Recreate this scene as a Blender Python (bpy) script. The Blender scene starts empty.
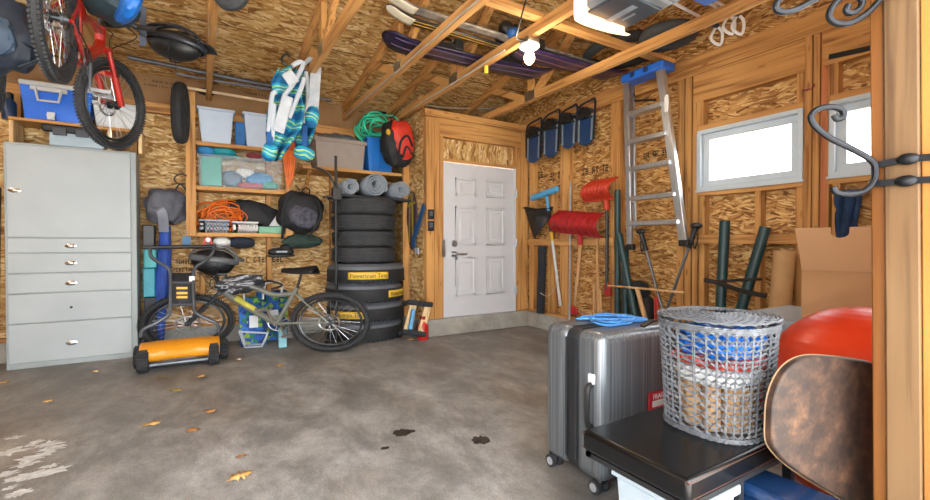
import bpy, bmesh, math, random
from mathutils import Vector, Matrix, Euler, noise
random.seed(7)
R = math.radians
V = Vector
S = bpy.context.scene
COL = S.collection
# ------------------------------------------------------------------ camera
F = 441.0
CAM = V((0, 0, 1.18)); YAW = R(31.0); PITCH = R(0.78)
FW = V((math.sin(YAW)*math.cos(PITCH), math.cos(YAW)*math.cos(PITCH), -math.sin(PITCH)))
RT = V((math.cos(YAW), -math.sin(YAW), 0)); UPV = RT.cross(FW)
cd = bpy.data.cameras.new('camera'); co = bpy.data.objects.new('camera', cd); COL.objects.link(co)
cd.sensor_width = 36; cd.lens = F/930*36; cd.clip_start = .02
co.location = CAM; co.rotation_euler = (R(90)-PITCH, 0, -YAW); S.camera = co

def ray(px, py): return FW + RT*((px-465)/F) + UPV*((250-py)/F)
def at(px, py, X=None, Y=None, Z=None, D=None):
    """the world point on a wall, floor or depth plane that the survey pixel refers to"""
    d = ray(px, py)
    if X is not None: t = (X-CAM.x)/d.x
    elif Y is not None: t = (Y-CAM.y)/d.y
    elif Z is not None: t = (Z-CAM.z)/d.z
    else: t = D
    return CAM + d*t
def px_size(p):  # metres per pixel at a point
    return (p-CAM).dot(FW)/F

# ------------------------------------------------------------------ mesh builder
class MB:
    def __init__(s, M=None):
        s.v = []; s.f = []; s.mi = []; s.M = M or Matrix(); s.cur = 0
    def add(s, vs, fs):
        o = len(s.v)
        s.v += [s.M @ V(p) for p in vs]
        s.f += [tuple(i+o for i in f) for f in fs]; s.mi += [s.cur]*len(fs)
        return s
    def box(s, c, d, rot=None):
        c = V(c); h = V(d)/2
        vs = [V((x, y, z)) for x in (-h.x, h.x) for y in (-h.y, h.y) for z in (-h.z, h.z)]
        if rot is not None:
            m = rot if isinstance(rot, Matrix) else Euler(rot).to_matrix()
            vs = [m @ p for p in vs]
        return s.add([p+c for p in vs], [(0,1,3,2),(4,6,7,5),(0,4,5,1),(2,3,7,6),(0,2,6,4),(1,5,7,3)])
    def bb(s, a, b):
        a = V(a); b = V(b)
        return s.box((a+b)/2, [abs(b[i]-a[i]) for i in range(3)])
    def bar(s, p, q, w, h, up=(0,0,1)):
        """box along p-q; w across, h along up"""
        p = V(p); q = V(q); d = (q-p); L = d.length; d.normalize()
        u = V(up); x = d.cross(u)
        if x.length < 1e-4: x = d.cross(V((1,0,0)))
        x.normalize(); u = x.cross(d)
        m = Matrix((x, d, u)).transposed()
        return s.box((p+q)/2, (w, L, h), m)
    def tube(s, pts, r, n=8, closed=False, flat=None):
        pts = [V(p) for p in pts]; N = len(pts)
        rs = r if isinstance(r, (list, tuple)) else [r]*N
        tang = []
        for i in range(N):
            a = pts[(i-1) % N] if (closed or i > 0) else pts[i]
            b = pts[(i+1) % N] if (closed or i < N-1) else pts[i]
            t = b-a; tang.append(t.normalized() if t.length > 1e-9 else V((0,0,1)))
        u = tang[0].orthogonal().normalized()
        if flat is not None:
            u = V(flat); u = (u - tang[0]*u.dot(tang[0])).normalized()
        vs = []
        for i in range(N):
            u = (u - tang[i]*u.dot(tang[i])); u = u.normalized() if u.length > 1e-6 else tang[i].orthogonal().normalized()
            w = tang[i].cross(u)
            for k in range(n):
                a = 2*math.pi*k/n
                vs.append(pts[i] + (u*math.cos(a) + w*math.sin(a))*rs[i])
        fs = []
        for i in range(N if closed else N-1):
            j = (i+1) % N
            for k in range(n):
                l = (k+1) % n
                fs.append((i*n+k, i*n+l, j*n+l, j*n+k))
        if not closed:
            fs.append(tuple(range(n-1, -1, -1))); fs.append(tuple((N-1)*n+k for k in range(n)))
        return s.add(vs, fs)
    def ribbon(s, pts, w, t, side):
        """flat strap: width w along side, thickness t"""
        pts = [V(p) for p in pts]; side = V(side).normalized(); N = len(pts); vs = []
        for i in range(N):
            d = (pts[min(i+1, N-1)]-pts[max(i-1, 0)]).normalized()
            sd = (side - d*side.dot(d)).normalized(); nn = d.cross(sd)
            for a, b in ((-1,-1),(1,-1),(1,1),(-1,1)):
                vs.append(pts[i]+sd*(a*w/2)+nn*(b*t/2))
        fs = []
        for i in range(N-1):
            for k in range(4):
                l = (k+1) % 4
                fs.append((i*4+k, i*4+l, i*4+4+l, i*4+4+k))
        fs += [(3,2,1,0), tuple((N-1)*4+k for k in range(4))]
        return s.add(vs, fs)
    def lathe(s, prof, M=None, n=24, sx=1, sy=1, cap=True, arc=None):
        M = M or Matrix(); vs = []; N = len(prof)
        for (r, z) in prof:
            for k in range(n):
                a = 2*math.pi*k/n
                vs.append(M @ V((r*math.cos(a)*sx, r*math.sin(a)*sy, z)))
        fs = []
        for i in range(N-1):
            for k in range(n):
                l = (k+1) % n
                fs.append((i*n+k, i*n+l, (i+1)*n+l, (i+1)*n+k))
        if cap:
            fs.append(tuple(range(n-1, -1, -1))); fs.append(tuple((N-1)*n+k for k in range(n)))
        return s.add(vs, fs)
    def cyl(s, p, q, r, n=16, r2=None):
        return s.tube([p, q], [r, r if r2 is None else r2], n)
    def prism(s, poly, t, M=None):
        """outline in local xy, thickness t centred on local z"""
        M = M or Matrix(); n = len(poly)
        vs = [M @ V((x, y, -t/2)) for x, y in poly] + [M @ V((x, y, t/2)) for x, y in poly]
        fs = [tuple(range(n-1, -1, -1)), tuple(range(n, 2*n))]
        fs += [(i, (i+1) % n, n+(i+1) % n, n+i) for i in range(n)]
        return s.add(vs, fs)
    def ell(s, c, r, rot=None, nu=20, nv=12, p=2.0, rough=0, rs=3.0, seed=0):
        """super-ellipsoid, optionally crumpled"""
        c = V(c); m = Euler(rot).to_matrix() if rot is not None and not isinstance(rot, Matrix) else (rot or Matrix.Identity(3))
        def sp(x, e): return math.copysign(abs(x)**e, x)
        e = 2.0/p; vs = []; fs = []
        for j in range(nv+1):
            b = -math.pi/2 + math.pi*j/nv
            for k in range(nu):
                a = 2*math.pi*k/nu
                q = V((sp(math.cos(b), e)*sp(math.cos(a), e), sp(math.cos(b), e)*sp(math.sin(a), e), sp(math.sin(b), e)))
                g = 1.0
                if rough: g += rough*noise.noise(q*rs + V((seed, seed*1.7, -seed)))
                vs.append(m @ V((q.x*r[0]*g, q.y*r[1]*g, q.z*r[2]*g)) + c)
        for j in range(nv):
            for k in range(nu):
                l = (k+1) % nu
                fs.append((j*nu+k, j*nu+l, (j+1)*nu+l, (j+1)*nu+k))
        return s.add(vs, fs)
    def surf(s, fn, nu, nv, cu=False):
        """open sheet fn(u,v) -> point"""
        vs = [fn(i/(nu if cu else nu-1), j/(nv-1)) for j in range(nv) for i in range(nu)]
        fs = []
        for j in range(nv-1):
            for i in range(nu if cu else nu-1):
                k = (i+1) % nu
                fs.append((j*nu+i, j*nu+k, (j+1)*nu+k, (j+1)*nu+i))
        return s.add(vs, fs)
    def build(s, name, mat, parent=None, smooth=35, bevel=0, solid=0, sub=0, seg=2):
        me = bpy.data.meshes.new(name)
        me.from_pydata([tuple(p) for p in s.v], [], s.f)
        mats = mat if isinstance(mat, (list, tuple)) else [mat]
        for m in mats: me.materials.append(m)
        if len(mats) > 1:
            for p, i in zip(me.polygons, s.mi): p.material_index = i
        bm = bmesh.new(); bm.from_mesh(me)
        bmesh.ops.remove_doubles(bm, verts=bm.verts, dist=1e-6)
        bmesh.ops.recalc_face_normals(bm, faces=bm.faces); bm.to_mesh(me); bm.free()
        if smooth:
            for p in me.polygons: p.use_smooth = True
            me.set_sharp_from_angle(angle=R(smooth))
        o = bpy.data.objects.new(name, me); COL.objects.link(o)
        if parent: o.parent = parent
        if solid:
            m = o.modifiers.new('solid', 'SOLIDIFY'); m.thickness = solid; m.offset = 0
        if bevel:
            m = o.modifiers.new('bevel', 'BEVEL'); m.width = bevel; m.segments = seg; m.limit_method = 'ANGLE'; m.angle_limit = R(40)
        if sub:
            m = o.modifiers.new('sub', 'SUBSURF'); m.levels = sub; m.render_levels = sub
        return o
ROOTS = []
def tag(o, label, cat, group=None, kind=None):
    if label: o['label'] = label
    if cat: o['category'] = cat
    if group: o['group'] = group
    if kind: o['kind'] = kind
    ROOTS.append(o); return o
def thing(name, label, cat, group=None, kind=None):
    o = bpy.data.objects.new(name, None); COL.objects.link(o); o.empty_display_size = .05
    return tag(o, label, cat, group, kind)
def struct(o): o['kind'] = 'structure'; return o
def srt(name):
    o = bpy.data.objects.new(name, None); COL.objects.link(o); o['kind'] = 'structure'; return o
def lab(o, t): o['label'] = t; return o
def settle():
    """move every thing's origin to the middle of its base"""
    for r in ROOTS:
        ms = [r] if r.type == 'MESH' else []
        st = list(r.children)
        while st:
            c = st.pop(); st += list(c.children)
            if c.type == 'MESH': ms.append(c)
        if not ms: continue
        pts = [v.co for m in ms for v in m.data.vertices]
        lo = [min(p[i] for p in pts) for i in range(3)]; hi = [max(p[i] for p in pts) for i in range(3)]
        c = V(((lo[0]+hi[0])/2, (lo[1]+hi[1])/2, lo[2]))
        for m in ms: m.data.transform(Matrix.Translation(-c))
        r.location = c
def textmesh(body, size, M, name, mat, parent, ext=.0008):
    cu = bpy.data.curves.new('t', 'FONT'); cu.body = body; cu.size = size; cu.align_x = 'CENTER'; cu.align_y = 'CENTER'; cu.extrude = ext
    o = bpy.data.objects.new('t', cu); COL.objects.link(o)
    bpy.context.view_layer.update()
    me = bpy.data.meshes.new_from_object(o.evaluated_get(bpy.context.evaluated_depsgraph_get()))
    bpy.data.objects.remove(o)
    me.transform(M); me.materials.clear(); me.materials.append(mat)
    p = bpy.data.objects.new(name, me); COL.objects.link(p)
    if parent: p.parent = parent
    return p
def frame(o, x, y=None, z=None):
    """matrix from origin and two axes"""
    x = V(x).normalized()
    if z is not None:
        z = V(z); z = (z - x*z.dot(x)).normalized(); y = z.cross(x)
    else:
        y = V(y); y = (y - x*y.dot(x)).normalized(); z = x.cross(y)
    m = Matrix((x, y, z)).transposed().to_4x4(); m.translation = V(o); return m
def arcpts(n, f): return [f(i/(n-1)) for i in range(n)]
def spline(pts, k=6):
    pts = [V(p) for p in pts]; out = []
    for i in range(len(pts)-1):
        a = pts[max(i-1, 0)]; b = pts[i]; c = pts[i+1]; d = pts[min(i+2, len(pts)-1)]
        for j in range(k):
            t = j/k
            out.append(.5*((2*b)+(c-a)*t+(2*a-5*b+4*c-d)*t*t+(3*b-a-3*c+d)*t**3))
    out.append(pts[-1]); return out

# ------------------------------------------------------------------ materials
def nt(name):
    m = bpy.data.materials.new(name); m.use_nodes = True
    n = m.node_tree; return m, n, n.nodes['Principled BSDF']
def lin(c):
    return tuple((x/12.92 if x <= .04045 else ((x+.055)/1.055)**2.4) for x in c)
def hexc(h):
    h = h.lstrip('#'); return lin([int(h[i:i+2], 16)/255 for i in (0, 2, 4)])
MATS = {}
def mat(name, col, rough=.55, metal=0, var=.18, scale=9, bump=0, stretch=None, coat=0, emit=0, spec=.5):
    if name in MATS: return MATS[name]
    if isinstance(col, str): col = hexc(col)
    m, n, b = nt(name); L = n.links
    b.inputs['Roughness'].default_value = rough; b.inputs['Metallic'].default_value = metal
    b.inputs['Specular IOR Level'].default_value = spec
    b.inputs['Coat Weight'].default_value = coat
    tc = n.nodes.new('ShaderNodeTexCoord'); mp = n.nodes.new('ShaderNodeMapping')
    if stretch: mp.inputs['Scale'].default_value = stretch
    L.new(tc.outputs['Object'], mp.inputs['Vector'])
    nz = n.nodes.new('ShaderNodeTexNoise'); nz.inputs['Scale'].default_value = scale; nz.inputs['Detail'].default_value = 5
    L.new(mp.outputs['Vector'], nz.inputs['Vector'])
    rp = n.nodes.new('ShaderNodeValToRGB'); e = rp.color_ramp.elements
    e[0].position = .3; e[1].position = .72
    e[0].color = tuple(max(0, c*(1-var)) for c in col)+(1,)
    e[1].color = tuple(min(1, c*(1+var)) for c in col)+(1,)
    L.new(nz.outputs['Fac'], rp.inputs['Fac']); L.new(rp.outputs['Color'], b.inputs['Base Color'])
    if bump:
        bp = n.nodes.new('ShaderNodeBump'); bp.inputs['Strength'].default_value = bump; bp.inputs['Distance'].default_value = .01
        L.new(nz.outputs['Fac'], bp.inputs['Height']); L.new(bp.outputs['Normal'], b.inputs['Normal'])
    if emit:
        b.inputs['Emission Color'].default_value = col+(1,); b.inputs['Emission Strength'].default_value = emit
    MATS[name] = m; return m
def ramp(n, stops):
    rp = n.nodes.new('ShaderNodeValToRGB'); el = rp.color_ramp.elements
    while len(el) < len(stops): el.new(.5)
    for e, (p, c) in zip(el, stops):
        e.position = p; c = hexc(c) if isinstance(c, str) else c; e.color = tuple(c)+(1,)
    return rp
def wood(name, dark, light, axis, rough=.6, g=1.0):
    """sawn softwood: grain runs along one object axis"""
    m, n, b = nt(name); L = n.links; b.inputs['Roughness'].default_value = rough
    b.inputs['Specular IOR Level'].default_value = .25
    tc = n.nodes.new('ShaderNodeTexCoord'); mp = n.nodes.new('ShaderNodeMapping')
    sc = [26*g]*3; sc['xyz'.index(axis)] = 1.3*g; mp.inputs['Scale'].default_value = sc
    L.new(tc.outputs['Object'], mp.inputs['Vector'])
    nz = n.nodes.new('ShaderNodeTexNoise'); nz.inputs['Scale'].default_value = 1; nz.inputs['Detail'].default_value = 6; nz.inputs['Distortion'].default_value = .6
    L.new(mp.outputs['Vector'], nz.inputs['Vector'])
    rp = ramp(n, [(.3, dark), (.5, light), (.72, tuple(min(1, c*1.12) for c in hexc(light)))])
    L.new(nz.outputs['Fac'], rp.inputs['Fac'])
    # board to board tone and knots
    n2 = n.nodes.new('ShaderNodeTexNoise'); n2.inputs['Scale'].default_value = 1.1; n2.inputs['Detail'].default_value = 1
    L.new(tc.outputs['Object'], n2.inputs['Vector'])
    mp2 = n.nodes.new('ShaderNodeMapping'); s2 = [11]*3; s2['xyz'.index(axis)] = 3.2; mp2.inputs['Scale'].default_value = s2
    L.new(tc.outputs['Object'], mp2.inputs['Vector'])
    vo = n.nodes.new('ShaderNodeTexVoronoi'); vo.inputs['Scale'].default_value = 1; L.new(mp2.outputs['Vector'], vo.inputs['Vector'])
    kn = ramp(n, [(.05, (.35, .2, .1)), (.16, (1, 1, 1))]); L.new(vo.outputs['Distance'], kn.inputs['Fac'])
    mx = n.nodes.new('ShaderNodeMixRGB'); mx.blend_type = 'MULTIPLY'; mx.inputs['Fac'].default_value = .75
    L.new(rp.outputs['Color'], mx.inputs[1]); L.new(kn.outputs['Color'], mx.inputs[2])
    r2 = ramp(n, [(.35, (.78, .72, .66)), (.65, (1.0, 1.0, 1.0))]); L.new(n2.outputs['Fac'], r2.inputs['Fac'])
    m3 = n.nodes.new('ShaderNodeMixRGB'); m3.blend_type = 'MULTIPLY'; m3.inputs['Fac'].default_value = 1
    L.new(mx.outputs['Color'], m3.inputs[1]); L.new(r2.outputs['Color'], m3.inputs[2])
    L.new(m3.outputs['Color'], b.inputs['Base Color'])
    bp = n.nodes.new('ShaderNodeBump'); bp.inputs['Strength'].default_value = .15; bp.inputs['Distance'].default_value = .004
    L.new(nz.outputs['Fac'], bp.inputs['Height']); L.new(bp.outputs['Normal'], b.inputs['Normal'])
    return m
def osb(name, u, v, cols, k=1.0):
    """strand board: long thin flakes; u = flake direction axis, v = across axis"""
    m, n, b = nt(name); L = n.links; b.inputs['Roughness'].default_value = .6; b.inputs['Specular IOR Level'].default_value = .25
    tc = n.nodes.new('ShaderNodeTexCoord')
    nz = n.nodes.new('ShaderNodeTexNoise'); nz.inputs['Scale'].default_value = 3.5; nz.inputs['Detail'].default_value = 2
    L.new(tc.outputs['Object'], nz.inputs['Vector'])
    sub = n.nodes.new('ShaderNodeVectorMath'); sub.operation = 'SUBTRACT'; sub.inputs[1].default_value = (.5, .5, .5)
    L.new(nz.outputs['Color'], sub.inputs[0])
    mu = n.nodes.new('ShaderNodeVectorMath'); mu.operation = 'SCALE'; mu.inputs['Scale'].default_value = .06
    L.new(sub.outputs[0], mu.inputs[0])
    ad = n.nodes.new('ShaderNodeVectorMath'); L.new(tc.outputs['Object'], ad.inputs[0]); L.new(mu.outputs[0], ad.inputs[1])
    outs = []
    for i, (su, sv, rot) in enumerate(((6, 36, .16), (9, 50, -.3))):
        mp = n.nodes.new('ShaderNodeMapping'); sc = [2.0]*3; sc['xyz'.index(u)] = su*k; sc['xyz'.index(v)] = sv*k
        w = ({'x', 'y', 'z'}-{u, v}).pop(); r = [0]*3; r['xyz'.index(w)] = rot
        mp.vector_type = 'POINT'
        mr = n.nodes.new('ShaderNodeMapping'); mr.inputs['Rotation'].default_value = r; mr.inputs['Location'].default_value = (i*3.3, i*1.7, i*5.1)
        L.new(ad.outputs[0], mr.inputs['Vector']); L.new(mr.outputs['Vector'], mp.inputs['Vector']); mp.inputs['Scale'].default_value = sc
        vo = n.nodes.new('ShaderNodeTexVoronoi'); vo.inputs['Scale'].default_value = 1; L.new(mp.outputs['Vector'], vo.inputs['Vector'])
        sp = n.nodes.new('ShaderNodeSeparateColor'); L.new(vo.outputs['Color'], sp.inputs['Color'])
        rp = ramp(n, cols); L.new(sp.outputs[0], rp.inputs['Fac'])
        ed = ramp(n, [(.0, (1, 1, 1)), (.62, (1, 1, 1)), (.95, (.45, .36, .28))]); L.new(vo.outputs['Distance'], ed.inputs['Fac'])
        mx = n.nodes.new('ShaderNodeMixRGB'); mx.blend_type = 'MULTIPLY'; mx.inputs['Fac'].default_value = 1
        L.new(rp.outputs['Color'], mx.inputs[1]); L.new(ed.outputs['Color'], mx.inputs[2]); outs.append((mx, vo))
    n3 = n.nodes.new('ShaderNodeTexNoise'); n3.inputs['Scale'].default_value = 14; n3.inputs['Detail'].default_value = 3; L.new(ad.outputs[0], n3.inputs['Vector'])
    st = ramp(n, [(.46, (0, 0, 0)), (.54, (1, 1, 1))]); L.new(n3.outputs['Fac'], st.inputs['Fac'])
    m2 = n.nodes.new('ShaderNodeMixRGB'); L.new(st.outputs['Color'], m2.inputs['Fac']); L.new(outs[0][0].outputs[0], m2.inputs[1]); L.new(outs[1][0].outputs[0], m2.inputs[2])
    # fine dirt
    n4 = n.nodes.new('ShaderNodeTexNoise'); n4.inputs['Scale'].default_value = 2.2; n4.inputs['Detail'].default_value = 6; L.new(tc.outputs['Object'], n4.inputs['Vector'])
    r4 = ramp(n, [(.3, (.72, .66, .6)), (.62, (1, 1, 1))]); L.new(n4.outputs['Fac'], r4.inputs['Fac'])
    m4 = n.nodes.new('ShaderNodeMixRGB'); m4.blend_type = 'MULTIPLY'; m4.inputs['Fac'].default_value = .8
    L.new(m2.outputs[0], m4.inputs[1]); L.new(r4.outputs['Color'], m4.inputs[2])
    L.new(m4.outputs[0], b.inputs['Base Color'])
    return m
def concrete(name, stops, sc=1.0, streak=(1, 1, 1)):
    m, n, b = nt(name); L = n.links
    tc = n.nodes.new('ShaderNodeTexCoord'); mp = n.nodes.new('ShaderNodeMapping'); mp.inputs['Scale'].default_value = streak
    mp.inputs['Rotation'].default_value = (0, 0, .5)
    L.new(tc.outputs['Object'], mp.inputs['Vector'])
    a = n.nodes.new('ShaderNodeTexNoise'); a.inputs['Scale'].default_value = 1.4*sc; a.inputs['Detail'].default_value = 9; a.inputs['Roughness'].default_value = .76; a.inputs['Distortion'].default_value = .25
    L.new(mp.outputs['Vector'], a.inputs['Vector'])
    rp = ramp(n, stops); L.new(a.outputs['Fac'], rp.inputs['Fac'])
    f = n.nodes.new('ShaderNodeTexNoise'); f.inputs['Scale'].default_value = 70*sc; f.inputs['Detail'].default_value = 4; L.new(tc.outputs['Object'], f.inputs['Vector'])
    rf = ramp(n, [(.3, (.74, .73, .72)), (.65, (1.06, 1.05, 1.04))]); L.new(f.outputs['Fac'], rf.inputs['Fac'])
    mx = n.nodes.new('ShaderNodeMixRGB'); mx.blend_type = 'MULTIPLY'; mx.inputs['Fac'].default_value = 1
    L.new(rp.outputs['Color'], mx.inputs[1]); L.new(rf.outputs['Color'], mx.inputs[2])
    # rusty brown drifts of dirt
    d = n.nodes.new('ShaderNodeTexNoise'); d.inputs['Scale'].default_value = .75*sc; d.inputs['Detail'].default_value = 5; L.new(mp.outputs['Vector'], d.inputs['Vector'])
    rd = ramp(n, [(.5, (0, 0, 0)), (.68, (.55, .55, .55))]); L.new(d.outputs['Fac'], rd.inputs['Fac'])
    m2 = n.nodes.new('ShaderNodeMixRGB'); m2.blend_type = 'MULTIPLY'; m2.inputs[2].default_value = (.80, .66, .52, 1)
    L.new(rd.outputs['Color'], m2.inputs['Fac']); L.new(mx.outputs[0], m2.inputs[1])
    L.new(m2.outputs[0], b.inputs['Base Color'])
    rr = ramp(n, [(.35, (.45,)*3), (.65, (.75,)*3)]); L.new(a.outputs['Fac'], rr.inputs['Fac']); L.new(rr.outputs['Color'], b.inputs['Roughness'])
    bp = n.nodes.new('ShaderNodeBump'); bp.inputs['Strength'].default_value = .3; bp.inputs['Distance'].default_value = .004
    L.new(f.outputs['Fac'], bp.inputs['Height']); L.new(bp.outputs['Normal'], b.inputs['Normal'])
    return m
WD, WL = '#94643a', '#c9985c'
wz = wood('pine_vertical', WD, WL, 'z'); wx = wood('pine_along_x', WD, WL, 'x'); wy = wood('pine_along_y', WD, WL, 'y')
wred = wood('pine_reddish', '#8a4a2c', '#c07a50', 'z')
wpale = wood('pale_planed_wood', '#c09a68', '#e6cda0', 'z')
OC = [(0, '#704620'), (.2, '#966838'), (.45, '#b4844a'), (.7, '#c89c60'), (1, '#dfbd84')]
OC2 = [(0, '#8a6030'), (.2, '#b0854a'), (.45, '#c69e62'), (.7, '#d6b47a'), (1, '#ecd6a8')]
osb_b = osb('strand_board_back', 'x', 'z', OC2, 1.1); osb_r = osb('strand_board_right', 'y', 'z', OC, 1.5); osb_c = osb('strand_board_roof', 'x', 'y', OC2, .85)
conc = concrete('garage_concrete', [(.3, '#585858'), (.46, '#7b7b7a'), (.56, '#929292'), (.72, '#b5b5b4')], 1.7, (1, .6, 1))
kerb = concrete('foundation_concrete', [(.3, '#8a8a86'), (.7, '#b8b8b2')], 3)
black = mat('black_plastic', '#17181a', .45); blackf = mat('black_fabric', '#1a1c20', .85, var=.35, scale=30, bump=.3)
rubber = mat('black_rubber', '#232528', .75, var=.3, scale=25, bump=.4)
steel = mat('brushed_steel', '#b8bcc0', .3, 1, var=.08); alu = mat('aluminium', '#c9ced4', .32, .9, var=.1, stretch=(6, 6, 1))
darksteel = mat('dark_steel', '#4a4e52', .4, .8); white = mat('white_paint', '#dcdcdc', .45, var=.03); chrome = mat('chrome', '#d8dadc', .12, 1, var=.03)
# ================================================================== THE SETTING
YB = 6.15      # back wall board
YD = 5.02      # wall with the door (front of the studs)
XR = 4.08      # right wall (front of the studs)
ZP = 2.89      # underside of roof trusses
XJ = 2.45      # left corner of the door wall
XL = -2.7; YF = .50
def roofz(y): return 3.10 + .18*(YB-y) if y > 1.6 else 3.10+.18*(YB-1.6) - .18*(1.6-y)
fl = MB(); fl.bb((XL-.1, YF-.42, -.12), (XR+.2, YB+.12, 0)); fl = struct(fl.build('floor', conc))
dw = MB(); dw.bb((-9, -12, -.14), (12, YF-.42, -.02)); struct(dw.build('bounce_driveway', mat('pale_bounce_concrete', '#e2dfd8', .8, var=.1)))  # unseen ground outside, added and kept pale to bounce light onto the roof
# --- back wall
b = MB(); b.bb((XL, YB, 0), (XJ+.1, YB+.02, 3.12)); wb = struct(b.build('wall_back', osb_b))
def stud(parent, a, bb_, m=None, name='stud'):
    q = MB(); q.bb(a, bb_); return q.build(name, m or wz, parent, bevel=.003)
for x in (-2.5, -1.55, -.62, .02, .75, 1.55, 2.2): stud(wb, (x-.03, YB-.09, .24), (x+.03, YB, 2.66))
stud(wb, (XL, YB-.09, 2.66), (XJ, YB, 2.77), wx, 'top_plate')
stud(wb, (XL, YB-.09, .2), (XJ, YB, .24), wx, 'bottom_plate')
stud(wb, (XL, YB-.10, 0), (XJ, YB, .2), kerb, 'foundation_curb')
card = mat('brown_insulation_board', '#8f6d48', .8, var=.12, scale=5)
q = MB(); q.bb((XL, YB-.02, 2.77), (XJ+1.7, YB-.005, 3.13)); q.build('insulation_stop', card, wb)
ink = mat('black_print', '#2a2118', .8)
def stamp(parent, p, ux, uz, w, h, n, seed, nrm, mm=None):
    """rows of worn printed mill marks on a board"""
    rnd = random.Random(seed); q = MB(); ux = V(ux); uz = V(uz); x = 0
    while x < w:
        s = rnd.uniform(.5, 1)*h*.7
        if rnd.random() < .82:
            c = V(p)+ux*(x+s/2)+V(nrm)*.002
            k = rnd.randint(0, 3); m3 = frame(c, ux, uz).to_3x3()
            if k == 0: q.box(c, (s*.8, h*.25, .002), m3); q.box(c+uz*h*.35, (s*.8, h*.2, .002), m3); q.box(c-uz*h*.35, (s*.8, h*.2, .002), m3)
            elif k == 1: q.box(c-ux*s*.3, (s*.24, h, .002), m3); q.box(c+ux*s*.3, (s*.24, h, .002), m3); q.box(c, (s*.5, h*.2, .002), m3)
            elif k == 2: q.box(c-ux*s*.3, (s*.24, h, .002), m3); q.box(c-uz*h*.4, (s*.8, h*.2, .002), m3); q.box(c+uz*h*.4, (s*.8, h*.2, .002), m3)
            else: q.box(c, (s*.25, h, .002), m3); q.box(c+uz*h*.4, (s*.8, h*.2, .002), m3)
        x += s*1.12
    return q.build('printed_mark', mm or ink, parent, smooth=0)
for i, px in enumerate((155, 252, 350)):
    p = at(px, 84+(px-155)*.125, Y=YB-.02)
    stamp(wb, p-V((.1, 0, -.03)), (1, 0, 0), (0, 0, 1), .4, .025, 1, i, (0, -1, 0))
    stamp(wb, p-V((.1, 0, .02)), (1, 0, 0), (0, 0, 1), .3, .02, 1, i+9, (0, -1, 0))
    q = MB(); m = frame(p+V((.5, -.002, 0)), (1, 0, 0), (0, 0, 1)); q.prism([(.1*math.cos(a*.4189), .045*math.sin(a*.4189)) for a in range(15)], .002, m); q.build('printed_mark', ink, wb)
p = at(176, 262, Y=YB); stamp(wb, p, (1, 0, 0), (0, 0, 1), .22, .06, 1, 31, (0, -1, 0)); stamp(wb, p-V((0, 0, .09)), (1, 0, 0), (0, 0, 1), .22, .05, 1, 32, (0, -1, 0))
p = at(246, 260, Y=YB); stamp(wb, p, (1, 0, 0), (0, 0, 1), .4, .07, 1, 33, (0, -1, 0))
p = at(174, 57, Y=5.6); 
# --- left wall (beyond the frame)
b = MB(); b.bb((XL-.02, YF, 0), (XL, YB, 3.12)); wl = struct(b.build('wall_left', osb_r))
# --- door wall: studs either side of the door, header, board
DXL, DXR = at(444, 240, Y=YD).x, at(516.5, 240, Y=YD).x
DZT, DZB = 2.245, .235
DZT = at(444, 161.4, Y=YD+.05).z; DZB = at(446, 319, Y=YD+.03).z
b = MB(); b.bb((DXL-.02, YD+.09, DZT), (DXR+.02, YD+.11, ZP)); b.bb((XJ, YD+.09, .22), (DXL-.02, YD+.11, ZP)); b.bb((DXR+.02, YD+.09, .22), (XR+.09, YD+.11, ZP))
wdr = struct(b.build('wall_door', osb('strand_board_door', 'z', 'x', OC2, 1.0)))
b = MB(); b.bb((XJ, YD+.11, 0), (XJ+.02, YB, 3.1)); wj = struct(b.build('wall_recess', osb('strand_board_recess', 'y', 'z', OC2, .8)))
stud(wj, (XJ-.09, 5.55, .2), (XJ, 5.59, 2.8)); stud(wj, (XJ-.10, YD+.06, 0), (XJ, YB-.1, .2), kerb, 'foundation_curb')
xa = [XJ, at(434.5, 240, Y=YD).x, at(440, 240, Y=YD).x, DXL]
stud(wdr, (xa[0], YD, .22), (xa[1]-.004, YD+.09, ZP-.10)); stud(wdr, (xa[1], YD, .22), (xa[2], YD+.09, ZP-.10)); stud(wdr, (xa[2]+.003, YD+.01, .22), (xa[3], YD+.09, 2.62))
x2 = at(521, 240, Y=YD).x
stud(wdr, (DXR, YD+.01, .22), (x2-.004, YD+.09, 2.62)); stud(wdr, (x2, YD, .22), (XR, YD+.09, ZP-.10))
stud(wdr, (XJ-.02, YD-.005, ZP-.09), (XR, YD+.09, ZP), wx, 'top_plate')
hb, ht = at(440, 136, Y=YD).z, at(440, 118, Y=YD).z
stud(wdr, (xa[2]-.02, YD+.004, hb), (x2, YD+.085, ZP-.095), wx, 'header')
stud(wdr, (xa[3], YD+.02, DZT), (DXR, YD+.09, DZT+.035), wx, 'head_jamb')
# kerb
q = MB(); q.bb((XJ-.1, YD-.03, 0), (XR+.0, YD+.12, .22)); o = q.build('foundation_curb', kerb, wdr, bevel=.008)
stud(wdr, (DXR+.0, YD-.01, .22), (XR, YD+.09, .25), wx, 'bottom_plate')
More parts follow.
